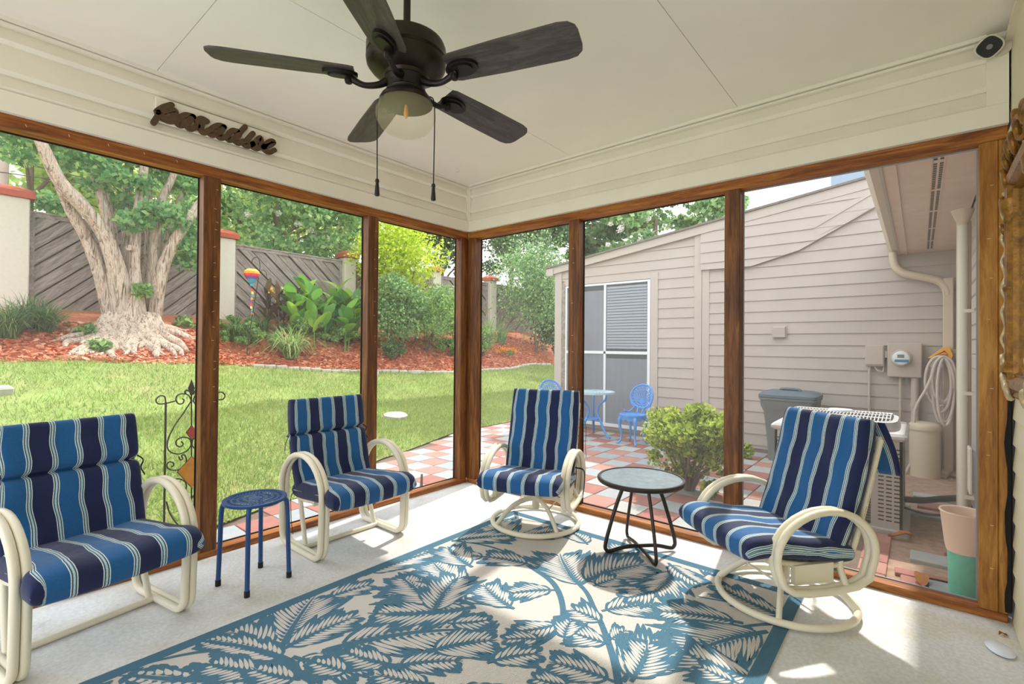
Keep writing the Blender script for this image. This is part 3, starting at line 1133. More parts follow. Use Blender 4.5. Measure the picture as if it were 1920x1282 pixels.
# ================================================================== rug
RX0, RX1, RY0, RY1 = -3.1, -.33, -2.745, -.835
rug = thing('area_rug', 'teal and beige acanthus leaf outdoor rug on the concrete floor', 'rug', ((RX0 + RX1) / 2, (RY0 + RY1) / 2, 0))
rcx, rcy = (RX0 + RX1) / 2, (RY0 + RY1) / 2
hw, hl = (RX1 - RX0) / 2, (RY1 - RY0) / 2
MB().bbox(-hw, hw, -hl, hl, 0, .006, .002).build('rug_field', 'rug_beige', rug)
bw = .06
m_ = MB()
for (a, b, c_, d_) in ((-hw, hw, -hl, -hl + bw), (-hw, hw, hl - bw, hl), (-hw, -hw + bw, -hl + bw, hl - bw), (hw - bw, hw, -hl + bw, hl - bw)):
    m_.box(a + .001, b - .001, c_ + .001, d_ - .001, .004, .0068)
m_.build('rug_border', 'rug_teal', rug)


class Flat:
    """flat woven shapes on the rug field, built as triangles strips in rug coordinates"""
    def __init__(s): s.q = []
    def strip(s, P, w, z):
        P = np.array(P, float)
        T = np.gradient(P, axis=0)
        T /= np.linalg.norm(T, axis=1)[:, None] + 1e-9
        N = np.stack([-T[:, 1], T[:, 0]], -1)
        W_ = np.interp(np.linspace(0, 1, len(P)), np.linspace(0, 1, len(w)), w)[:, None]
        A, B = P + N * W_, P - N * W_
        def cl(X):
            return np.stack([np.clip(X[:, 0], -hw + bw, hw - bw), np.clip(X[:, 1], -hl + bw, hl - bw), np.full(len(X), z)], -1)
        A, B = cl(A), cl(B)
        for i in range(len(P) - 1):
            s.q.append([B[i], B[i + 1], A[i + 1], A[i]])


body, veins = Flat(), Flat()
NLEAF = [0]
occ = np.zeros((70, 50), bool)


def rp(px, py):
    q = atz(px, py, .006)
    return np.array([q[0] - rcx, q[1] - rcy])


def mark(p, r=.05):
    i, j = int((p[0] + hw) / (2 * hw) * 70), int((p[1] + hl) / (2 * hl) * 50)
    k = int(r / (2 * hw) * 70) + 1
    occ[max(0, i - k):i + k + 1, max(0, j - k):j + k + 1] = True


def leaf(base, tip, wf=.36, bend=.12, seed=0, n=6):
    """acanthus leaf: a midrib with rows of curved, club-shaped lobes parted by pale gaps"""
    rn = random.Random(seed)
    NLEAF[0] += 1
    zl = .0066 + 2.2e-5 * NLEAF[0]
    base, tip = np.array(base), np.array(tip)
    L = np.linalg.norm(tip - base)
    if L < .04: return
    ax = (tip - base) / L
    nr = np.array([-ax[1], ax[0]])
    ctrl = (base + tip) / 2 + nr * bend * L
    ts = np.linspace(0, 1, 14)
    mid = np.array([(1 - t) ** 2 * base + 2 * t * (1 - t) * ctrl + t * t * tip for t in ts])
    body.strip(mid, [L * .03, L * .026, L * .018, L * .006], zl + 1.6e-5)
    for p in mid[::2]: mark(p, L * wf * .5)
    n = max(7, min(16, int(L / .026)))
    wf = wf * 1.2
    for side in (-1, 1):
        for i in range(n):
            t = .1 + .84 * (i + .15) / n
            k = t * 13
            p0 = mid[int(k)] + (mid[min(13, int(k) + 1)] - mid[int(k)]) * (k - int(k))
            tg = mid[min(13, int(k) + 1)] - mid[int(k) if int(k) < 13 else 12]
            tg /= np.linalg.norm(tg) + 1e-9
            nn = np.array([-tg[1], tg[0]]) * side
            prof = math.sin(PI * min(1, t * .92 + .1)) ** .7
            # deep scallops: groups of three lobes
            sc = (.66, .86, 1.0, 1.03, .8)[i % 5]
            ll = L * wf * prof * sc * rn.uniform(.92, 1.06)
            ll = max(ll, L * .05)
            a0 = p0 + nn * L * .03
            a1 = p0 + nn * ll * .55 + tg * ll * .42
            a2 = p0 + nn * ll * .95 + tg * ll * .95
            cv = np.array([(1 - u) ** 2 * a0 + 2 * u * (1 - u) * a1 + u * u * a2 for u in np.linspace(0, 1, 6)])
            wd = L * .84 / n * .62
            if i:
                v0 = p0 - tg * L * .84 / n * .5
                vv = np.array([(1 - u) ** 2 * (v0 + nn * L * .035) + 2 * u * (1 - u) * (v0 + nn * ll * .38 + tg * ll * .26) + u * u * (v0 + nn * ll * .68 + tg * ll * .62) for u in np.linspace(0, 1, 6)])
                veins.strip(vv, [wd * .12, wd * .42, wd * .5, wd * .42, wd * .3, wd * .05], zl + 1.3e-5)
            body.strip(cv, [wd * .4, wd * .7, wd * 1.0, wd * 1.15, wd * 1.0, wd * .25], zl + 7e-6 * (i % 2))


def A(u, v): return rp(150 + .3906 * u, 950 + .3906 * v)
def B(u, v): return rp(800 + .3906 * u, 950 + .3906 * v)


def stem(pts, w0=.016, w1=.008):
    P = catmull(pts, 8)
    NLEAF[0] += 1
    body.strip(P, [w0, (w0 + w1) / 2, w1], .0066 + 2.2e-5 * NLEAF[0])
    for p in P: mark(p, .03)


stem([B(930, 900), B(900, 740), B(850, 590), B(805, 490), B(755, 395), B(650, 310), B(500, 262), B(300, 190), B(120, 160)])
stem([B(-60, 470), B(100, 465), B(250, 465), B(420, 490)], .012, .005)
stem([B(490, 280), B(610, 370), B(655, 500), B(610, 610), B(470, 690), B(290, 750)], .018, .008)
stem([A(1160, 690), A(1400, 690), A(1650, 690), A(1830, 670)], .012, .006)
stem([A(1130, 850), A(1020, 750), A(900, 700), A(760, 690), A(560, 645)], .018, .008)
stem([A(1100, 830), A(900, 720), A(650, 690), A(360, 740), A(150, 810)], .014, .006)
stem([A(950, 690), A(1020, 610), A(1090, 500)], .010, .004)
stem([A(960, 690), A(1100, 630), A(1230, 580)], .009, .004)
stem([B(1690, 560), B(1560, 570), B(1380, 600), B(1240, 650)], .012, .006)
stem([B(1740, 540), B(1560, 480), B(1300, 430)], .010, .005)
LV = [(A(960, 690), A(1130, 425), .42, .05), (A(930, 680), A(700, 600), .42, -.1), (A(960, 690), A(1345, 520), .3, .08), (A(1185, 440), A(1408, 372), .36, .1),
      (A(1360, 330), A(1730, 205), .24, .08), (A(1180, 690), A(1900, 590), .3, .14), (A(1020, 720), A(1420, 770), .28, -.1), (A(1520, 760), A(1260, 690), .3, .1),
      (A(1000, 740), A(540, 640), .16, -.1), (A(1080, 800), A(180, 800), .12, .1), (A(1890, 470), A(1470, 380), .34, -.08), (A(1900, 480), A(1380, 510), .26, .12),
      (A(1740, 480), A(1540, 330), .34, .05), (A(1880, 400), A(1690, 260), .34, .1), (A(1500, 770), A(1840, 740), .3, .1), (A(900, 800), A(600, 750), .3, .05),
      (A(1300, 800), A(1100, 740), .34, 0), (A(1060, 830), A(820, 770), .3, .1), (A(1700, 850), A(1420, 800), .34, .1),
      (B(750, 390), B(640, 225), .46, .08), (B(740, 370), B(1060, 275), .44, .14), (B(840, 500), B(1070, 470), .46, .06), (B(850, 560), B(690, 490), .52, -.08),
      (B(880, 660), B(690, 600), .5, .05), (B(880, 640), B(960, 590), .5, 0), (B(940, 840), B(1200, 655), .42, .12), (B(900, 840), B(585, 745), .36, -.08),
      (B(1560, 580), B(1180, 620), .36, .1), (B(1520, 560), B(1090, 500), .32, -.1), (B(1740, 540), B(1380, 370), .26, .08), (B(1640, 600), B(1240, 720), .4, -.1),
      (B(1620, 840), B(1220, 690), .44, .12), (B(420, 490), B(270, 370), .38, .1), (B(620, 400), B(390, 420), .36, -.1), (B(640, 560), B(420, 600), .36, .1),
      (B(560, 640), B(360, 640), .36, -.1), (B(0, 700), B(340, 640), .44, .1), (B(290, 750), B(555, 705), .34, .1), (B(400, 180), B(340, 60), .4, .1),
      (B(430, 140), B(640, 110), .34, -.1), (B(120, 165), B(420, 140), .3, .1), (B(290, 240), B(90, 215), .34, .1), (B(500, 280), B(280, 240), .4, -.1),
      (B(800, 380), B(920, 340), .5, 0), (B(1100, 400), B(940, 440), .42, .1), (B(1190, 300), B(1080, 420), .38, .1), (B(1280, 260), B(1400, 330), .34, .1),
      (B(1160, 270), B(1330, 380), .3, -.1), (B(220, 290), B(100, 190), .4, .1), (B(660, 640), B(700, 540), .4, .1), (B(100, 560), B(320, 540), .34, -.1),
      (B(30, 520), B(160, 330), .36, .1), (B(980, 840), B(1060, 640), .4, -.1), (B(700, 860), B(500, 820), .4, .1), (B(1500, 850), B(1300, 760), .4, .1)]
for i, (b_, t_, wf, bd) in enumerate(LV):
    leaf(b_, t_, wf, bd, i)
rn = random.Random(12)
for k in range(900):
    p = np.array([rn.uniform(-hw + .1, hw - .1), rn.uniform(-hl + .1, hl - .1)])
    i, j = int((p[0] + hw) / (2 * hw) * 70), int((p[1] + hl) / (2 * hl) * 50)
    if occ[max(0, i - 1):i + 2, max(0, j - 1):j + 2].any(): continue
    a = rn.uniform(0, 2 * PI)
    L_ = rn.uniform(.16, .3)
    leaf(p - .5 * L_ * np.array([math.cos(a), math.sin(a)]), p + .5 * L_ * np.array([math.cos(a), math.sin(a)]), .42, rn.uniform(-.15, .15), 100 + k)
quads('leaf_pattern', body.q, 'rug_teal', rug)
tag(quads('vein_pattern', veins.q, 'rug_beige', rug), kind='stuff')

# ================================================================== ceiling fan
HUB = V(-2.045, -1.715, 0)
fan = thing('ceiling_fan', 'dark bronze five blade ceiling fan with a glass light', 'fan', (HUB[0], HUB[1], 2.245))
Z0 = 2.245
MB().lathe([(.0135, .13), (.0135, .44)], 14).build('downrod', 'bronze', fan, smooth=40)
MB().lathe([(.075, .465), (.075, .44), (.05, .41), (.02, .40)], 24).build('canopy', 'bronze', fan, smooth=40)
MB().lathe([(.02, .142), (.05, .142), (.125, .137), (.14, .128), (.146, .112), (.146, .078), (.14, .07), (.147, .064), (.144, .044), (.13, .026), (.105, .012), (.085, .005), (.08, -.005)], 40).build('motor_housing', 'bronze', fan, smooth=35)
MB().lathe([(.078, .01), (.08, -.01), (.074, -.018), (.07, -.025), (.07, -.045), (.074, -.05), (.068, -.06), (.06, -.065)], 32).build('switch_housing', 'blade_iron', fan, smooth=35)
lk = MB().lathe([(.05, -.058), (.075, -.062), (.09, -.072), (.098, -.086), (.098, -.096), (.088, -.098), (.03, -.098)], 32).build('light_fitter', 'bronze', fan, smooth=35)
gl = [(.092, -.09), (.1, -.1), (.109, -.122), (.111, -.142), (.105, -.164), (.09, -.186), (.07, -.2), (.045, -.208), (.0, -.21)]
gi = [(r * .95, z + .004) for r, z in gl[::-1]]
MB().lathe([(max(r, .001), z) for r, z in gl], 36, cap=False).build('glass_shade', 'lamp_glass', fan, smooth=60)
bb = MB().lathe([(.004, -.098), (.006, -.105), (.008, -.118), (.009, -.132), (.006, -.145), (.001, -.15)], 16).build('bulb', 'bulb', fan, smooth=60)
TH0 = math.radians(-.5)
for k in range(5):
    a = TH0 + k * 2 * PI / 5
    pts = [(.0, .055), (.02, .062), (.2, .070), (.42, .074), (.455, .068), (.475, .05), (.48, .03), (.48, -.03), (.475, -.05), (.455, -.068), (.42, -.074), (.2, -.07), (.02, -.062), (.0, -.055)]
    bl = MB().prism(pts, lambda p: (p[0], p[1], -.004), lambda p: (p[0], p[1], .003))
    R_ = Matrix.Rotation(a, 4, 'Z') @ Matrix.Translation((.185, 0, .0)) @ Matrix.Rotation(math.radians(-13), 4, 'X')
    ob = bl.build('blade', 'fan_blade', fan)
    ob.matrix_local = R_
    # iron: oval plate under the blade root and a curved arm with a knob
    ir = MB()
    n_ = 20
    ov = [(.05 + .062 * math.cos(t), .036 * math.sin(t)) for t in np.linspace(0, 2 * PI, n_ + 1)[:-1]]
    ir.prism(ov, lambda p: (p[0], p[1], -.016), lambda p: (p[0], p[1], -.004))
    ir.prism([(.05 + (p[0] - .05) * .7, p[1] * .7) for p in ov], lambda p: (p[0], p[1], -.022), lambda p: (p[0], p[1], -.012))
    ob2 = ir.build('blade_iron', 'blade_iron', fan, smooth=35)
    ob2.matrix_local = R_
    arm = MB()
    P = catmull([(.06, 0, -.012), (.1, 0, -.036), (.15, 0, -.044), (.19, 0, -.03), (.212, 0, -.018)], 6)
    arm.tube(P, [.016, .012, .0105, .012, .013], 10)
    arm.lathe([(.001, -.03), (.012, -.026), (.015, -.015), (.012, -.004), (.001, 0)], 12, (.205, 0, -.018))
    ob3 = arm.build('blade_arm', 'blade_iron', fan, smooth=50)
    ob3.matrix_local = Matrix.Rotation(a, 4, 'Z')
for sgn, zl in ((-1, 1.858), (1, 1.842)):
    ox, oy = sgn * .105 * .6415, sgn * .105 * -.767
    ch = MB()
    ch.tube(catmull([(ox * .8, oy * .8, -.065), (ox * .98, oy * .98, -.08), (ox * 1.02, oy * 1.02, -.15), (ox, oy, zl - Z0)], 6), .0022, 6)
    co = ch.build('pull_chain', 'black_iron', fan, smooth=50)
    MB().lathe([(.001, .012), (.006, .01), (.008, .002), (.0055, -.004), (.0065, -.012), (.0095, -.048), (.008, -.052), (.001, -.054)], 12, (ox, oy, zl - Z0)).build('pull_fob', 'black_iron', co, smooth=50)

# ================================================================== paradise sign
SY = -.05
def sg(u, v):
    q = aty(280 + u * .1302, 180 + v * .1302, SY)
    return (q[0], q[2])
sc = sg(950, 480)
sgn_t = thing('word_sign', 'brown wooden script sign reading paradise on the porch beam', 'sign', (sc[0], 0, sc[1] - .1))
def bsg(px, py):
    q = aty(px, py, -.042)
    return (q[0] - sc[0], q[2] - sc[1] + .1)
bd = [bsg(293, 181), bsg(506, 250), bsg(510, 288), bsg(297, 229)]
zt0 = max(bd[0][1], bd[1][1]); zb0 = min(bd[2][1], bd[3][1])
zt0, zb0 = (bd[0][1] + bd[1][1]) / 2, (bd[2][1] + bd[3][1]) / 2
MB().box(bd[0][0], bd[2][0], -.042, -.014, zb0, zt0).build('backing_board', 'trim_paint', sgn_t)
LET = {'p': [[(62, 385), (110, 310), (150, 250), (105, 228), (200, 165), (318, 128)], [(200, 225), (300, 200), (372, 225), (355, 285), (270, 315), (190, 300)], [(200, 330), (300, 365), (400, 345)]],
       'a': [[(630, 300), (520, 275), (435, 320), (405, 385), (455, 425), (545, 375), (625, 300)], [(600, 330), (545, 430), (600, 475), (690, 430)]],
       'r': [[(690, 380), (715, 335), (762, 330), (828, 365)], [(770, 370), (740, 480), (790, 530), (860, 490)]],
       'a2': [[(1075, 445), (990, 425), (900, 465), (868, 530), (915, 565), (1000, 520), (1070, 450)], [(1050, 480), (995, 575), (1045, 605), (1120, 575)]],
       'd': [[(1265, 510), (1190, 500), (1130, 570), (1145, 635), (1225, 610), (1300, 530), (1378, 445)], [(1290, 560), (1240, 640), (1285, 680), (1350, 650)]],
       'i': [[(1490, 540), (1400, 640), (1365, 695), (1420, 725), (1490, 690)]],
       's': [[(1480, 695), (1550, 640), (1592, 600), (1612, 655), (1600, 720), (1550, 760), (1490, 735)]],
       'e': [[(1630, 740), (1740, 710), (1788, 665), (1740, 650), (1670, 700), (1655, 765), (1720, 812), (1800, 780)]]}
for k, strokes in LET.items():
    m_ = MB()
    for si, stt in enumerate(strokes):
        P = catmull([sg(*q) for q in stt], 5)
        P = P - np.array([sc[0], sc[1] - .1])
        T = np.gradient(P, axis=0)
        T /= np.linalg.norm(T, axis=1)[:, None]
        N = np.stack([-T[:, 1], T[:, 0]], -1)
        hwid = .0145
        capn = 5
        left, right = P + N * hwid, P - N * hwid
        a0 = math.atan2(N[0][1], N[0][0]); a1 = math.atan2(-N[-1][1], -N[-1][0])
        c0 = [P[0] + hwid * np.array([math.cos(a0 + PI * j / capn), math.sin(a0 + PI * j / capn)]) for j in range(1, capn)]
        c1 = [P[-1] + hwid * np.array([math.cos(a1 + PI * j / capn), math.sin(a1 + PI * j / capn)]) for j in range(1, capn)]
        y0, y1 = -.058 - .0003 * si, -.042
        n_ = len(P)
        vs = [(p[0], y0, p[1]) for p in left] + [(p[0], y0, p[1]) for p in right] + [(p[0], y1, p[1]) for p in left] + [(p[0], y1, p[1]) for p in right]
        fs = []
        for j in range(n_ - 1):
            fs += [(j, j + 1, n_ + j + 1, n_ + j), (2 * n_ + j, 3 * n_ + j, 3 * n_ + j + 1, 2 * n_ + j + 1), (j, 2 * n_ + j, 2 * n_ + j + 1, j + 1), (n_ + j, n_ + j + 1, 3 * n_ + j + 1, 3 * n_ + j)]
        m_.add(vs, fs)
        m_.prism([left[0]] + c0 + [right[0]], lambda p: (p[0], y0, p[1]), lambda p: (p[0], y1, p[1]))
        m_.prism([right[-1]] + c1 + [left[-1]], lambda p: (p[0], y0, p[1]), lambda p: (p[0], y1, p[1]))
    m_.build('letter', 'sign_wood', sgn_t)

# ================================================================== security camera, ceiling hook
q = atx(1847, 98, -.06)
sct = thing('security_camera', 'small white security camera with a black face at the ceiling corner', 'camera', (-.034, q[1] - .05, q[2] + .015))
MB().lathe([(.001, 0), (.04, 0), (.044, .004), (.044, .012), (.001, .014)], 20).xform(Matrix.Rotation(-PI / 2, 4, 'Y')).build('mount_plate', 'cam_white', sct, smooth=40)
MB().tube([(0, 0, 0), (-.02, .012, 0), (-.035, .03, -.004)], .011, 10).build('mount_arm', 'cam_white', sct, smooth=50)
def rsq(r): return [(r * math.copysign(abs(math.cos(t)) ** .7, math.cos(t)), r * math.copysign(abs(math.sin(t)) ** .7, math.sin(t))) for t in np.linspace(0, 2 * PI, 29)[:-1]]
face = Vector((-.62, -.05, -.28)).normalized()
Rm = Matrix.Translation((-.05, .04, -.006)) @ face.to_track_quat('Z', 'Y').to_matrix().to_4x4() @ Matrix.Rotation(PI / 4, 4, 'Z')
m_ = MB()
for (r, z0, z1) in ((.043, -.03, -.01), (.046, -.01, .014)):
    m_.prism(rsq(r), lambda p: (p[0], p[1], z0), lambda p: (p[0], p[1], z1))
m_.xform(Rm).build('camera_body', 'cam_white', sct, smooth=40)
fo = MB().prism(rsq(.041), lambda p: (p[0], p[1], .012), lambda p: (p[0] * .96, p[1] * .96, .018)).xform(Rm).build('camera_face', 'cam_black', sct, smooth=40)
MB().lathe([(.001, .018), (.011, .0185), (.011, .0215), (.008, .022), (.001, .0205)], 16).xform(Rm).build('camera_lens', 'meter_grey', fo, smooth=40)
q = atz(857, 312, CZ)
o = MB().tube(catmull([(0, 0, 0), (0, 0, -.018), (.008, -.006, -.026), (.014, -.01, -.038), (.004, -.004, -.048), (-.008, .006, -.042)], 5), .0022, 6).build('ceiling_hook', 'cam_white', loc=q, smooth=50)
tag(o, 'small white cup hook screwed into the ceiling', 'hook')

# ================================================================== chairs
def cushion(name, w_, l_, t_, parent, deform, seams=(), ph=0.0, mat='stripe_fabric', puff=3.0, nx=30, ny=30, wr=.004, seed=0):
    """boxed pad: x across, y along, z thick; fabric stripes run along y"""
    rn = random.Random(seed)
    ph1, ph2, ph3 = rn.uniform(0, 6), rn.uniform(0, 6), rn.uniform(0, 6)
    def cl(n):
        s_ = np.linspace(-1, 1, n)
        return np.sign(s_) * (1 - (1 - np.abs(s_)) ** 1.7)
    us, vs_ = cl(nx), cl(ny)
    verts, uv, idx = [], [], {}
    def h(u, v):
        e = max(0, 1 - abs(u) ** 14) ** (1 / puff) * max(0, 1 - abs(v) ** 14) ** (1 / puff)
        hh = t_ / 2 * e * (1 + .10 * (1 - u * u) * (1 - v * v))
        return hh
    for side in (1, -1):
        for i, u in enumerate(us):
            for j, v in enumerate(vs_):
                edge_ = i in (0, nx - 1) or j in (0, ny - 1)
                if side == -1 and edge_:
                    idx[(side, i, j)] = idx[(1, i, j)]
                    continue
                x, y = u * w_ / 2, v * l_ / 2
                z = h(u, v)
                if side == 1:
                    for (s0, dep, wd) in seams:
                        z -= dep * math.exp(-((y - s0) / wd) ** 2)
                        z -= .25 * dep * math.exp(-((y - s0) / (wd * 4)) ** 2)
                    z += wr * (math.sin(x * 23 + y * 9 + ph1) * math.sin(y * 17 + ph2) + .6 * math.sin(x * 41 + ph3 + y * 13)) * (1 - u ** 6)
                fu = x + math.copysign(max(0, t_ / 2 - z), u) * .9 * (1 if abs(u) > .85 else 0)
                fu += .0035 * math.sin(y * 22 + ph3) + .002 * math.sin(y * 47 + ph1)
                z *= side
                idx[(side, i, j)] = len(verts)
                # pinch the outline a little at the corners and seams
                pin = 1 - .03 * abs(u) ** 3 * abs(v) ** 3
                for (s0, dep, wd) in seams:
                    pin -= .006 * math.exp(-((y - s0) / (wd * 2.5)) ** 2) * abs(u)
                verts.append(deform(x * pin, y, z))
                uv.append((fu + ph, y))
    fs = []
    for side in (1, -1):
        for i in range(nx - 1):
            for j in range(ny - 1):
                f = [idx[(side, i, j)], idx[(side, i + 1, j)], idx[(side, i + 1, j + 1)], idx[(side, i, j + 1)]]
                fs.append(tuple(f if side == 1 else f[::-1]))
    me = bpy.data.meshes.new(name)
    me.from_pydata([tuple(map(float, v)) for v in verts], [], fs)
    ul = me.uv_layers.new(name='fabric')
    li = np.zeros(len(me.loops), np.int32)
    me.loops.foreach_get('vertex_index', li)
    ul.data.foreach_set('uv', np.array(uv, np.float32)[li].reshape(-1))
    me.shade_smooth()
    return link(name, me, mat, parent)


def ribbon(pts, w_, mat, parent, name='tie'):
    return MB().tube(catmull(pts, 6), w_, 6, flat=(1, .35, (1, 0, 0))).build(name, mat, parent, smooth=50)


def seat_deform(y0, z0, tilt, flare=.06):
    ct, st_ = math.cos(tilt), math.sin(tilt)
    def f(x, y, z):
        zz = z - .012 * math.cos(x * 6) - (.02 * max(0, (-y - .16) / .1) ** 2 if y < -.16 else 0)
        x *= 1 + flare * min(1, max(0, (-y - .12) / .08))
        return (x, y0 + y * ct - zz * st_, z0 + zz * ct - y * st_)
    return f


def back_deform(y0, z0, lean, curve=.03):
    """pad stands up: local y runs up the back, local z faces the sitter (-Y)"""
    c_, s_ = math.cos(lean), math.sin(lean)
    def f(x, y, z):
        zz = z - curve * math.cos(x * 5.2) + curve
        zz += .02 * (y / .3) ** 2
        return (x, y0 + y * s_ - zz * c_, z0 + y * c_ + zz * s_)
    return f


def loop_sled(x, r=.0165):
    pts = []
    fy, ry = -.255, .235
    def arc(cx, cz, rx, rz, a0, a1, n):
        return [(cx + rx * math.cos(a), cz + rz * math.sin(a)) for a in np.linspace(a0, a1, n)]
    rr = .075
    pts += arc(fy + rr + .01, rr + .0, rr, rr, -PI / 2, -PI, 6)
    pts += [(fy + .004, .2)]
    pts += arc((fy + ry) / 2, .345, (ry - fy) / 2, .225, PI, 0, 18)
    pts += [(ry - .004, .2)]
    pts += arc(ry - rr - .01, rr, rr, rr, 0, -PI / 2, 6)
    pts += [(0.05, 0), (-.05, 0)]
    return [(x, p[0], p[1] + r) for p in pts]


def sled_chair(name, label, loc, rz, seed):
    t = thing(name, label, 'chair', loc, rz, 'striped patio chairs with sled bases')
    for s_ in (-1, 1):
        sf = MB().tube(loop_sled(s_ * .268), .0165, 10, closed=True).build('side_loop', 'chair_frame', t, smooth=50)
        MB().tube(loop_sled(s_ * .3), .0165, 10, closed=True).build('side_loop', 'chair_frame', t, smooth=50)
        MB().tube([(s_ * .235, .13, .31), (s_ * .246, .03, .022)], .014, 10).build('stay', 'chair_frame', t, smooth=50)
        MB().tube(catmull([(s_ * .235, -.22, .315), (s_ * .235, 0, .295), (s_ * .235, .12, .29), (s_ * .235, .18, .36), (s_ * .235, .27, .8)], 6), .013, 10).build('seat_rail', 'chair_frame', t, smooth=50)
        MB().tube([(s_ * .235, -.1, .302), (s_ * .268, -.1, .302)], .012, 8).build('bracket', 'chair_frame', t, smooth=50)
    MB().tube([(-.27, .02, .016), (.27, .02, .016)], .0145, 10).build('crossbar', 'chair_frame', t, smooth=50)
    MB().tube([(-.235, -.22, .315), (.235, -.22, .315)], .013, 10).build('front_rail', 'chair_frame', t, smooth=50)
    MB().tube([(-.235, .27, .8), (.235, .27, .8)], .013, 10).build('top_rail', 'chair_frame', t, smooth=50)
    for k in range(6):
        y = -.17 + k * .055
        MB().box(-.235, .235, y, y + .042, .303, .306).build('strap', 'strap_vinyl', t)
    cushion('seat_cushion', .53, .56, .115, t, seat_deform(-.09, .36, math.radians(5), .13), (), .045, seed=seed, wr=.003)
    b_ = cushion('back_cushion', .53, .60, .10, t, back_deform(.205, .595, math.radians(13), .02), ((.075, .05, .010),), .045, seed=seed + 5, wr=.004, ny=72)
    ribbon([(.26, .23, .69), (.285, .2, .66), (.28, .21, .62), (.29, .19, .585)], .005, 'tie_fabric', b_)
    ribbon([(-.26, .23, .69), (-.285, .19, .66), (-.28, .23, .62), (-.27, .26, .57)], .005, 'tie_fabric', b_)
    ribbon([(-.25, .14, .34), (-.275, .16, .3), (-.27, .17, .2), (-.275, .15, .13), (-.26, .16, .06)], .004, 'tie_fabric', b_)
    return t


sled_chair('patio_chair', 'striped cushion sled-base chair at the left edge of the photo', (-2.72, -.41, 0), math.radians(10), 1)
sled_chair('patio_chair', 'striped cushion sled-base chair right of the blue stool', (-1.44, -.335, 0), math.radians(0), 2)


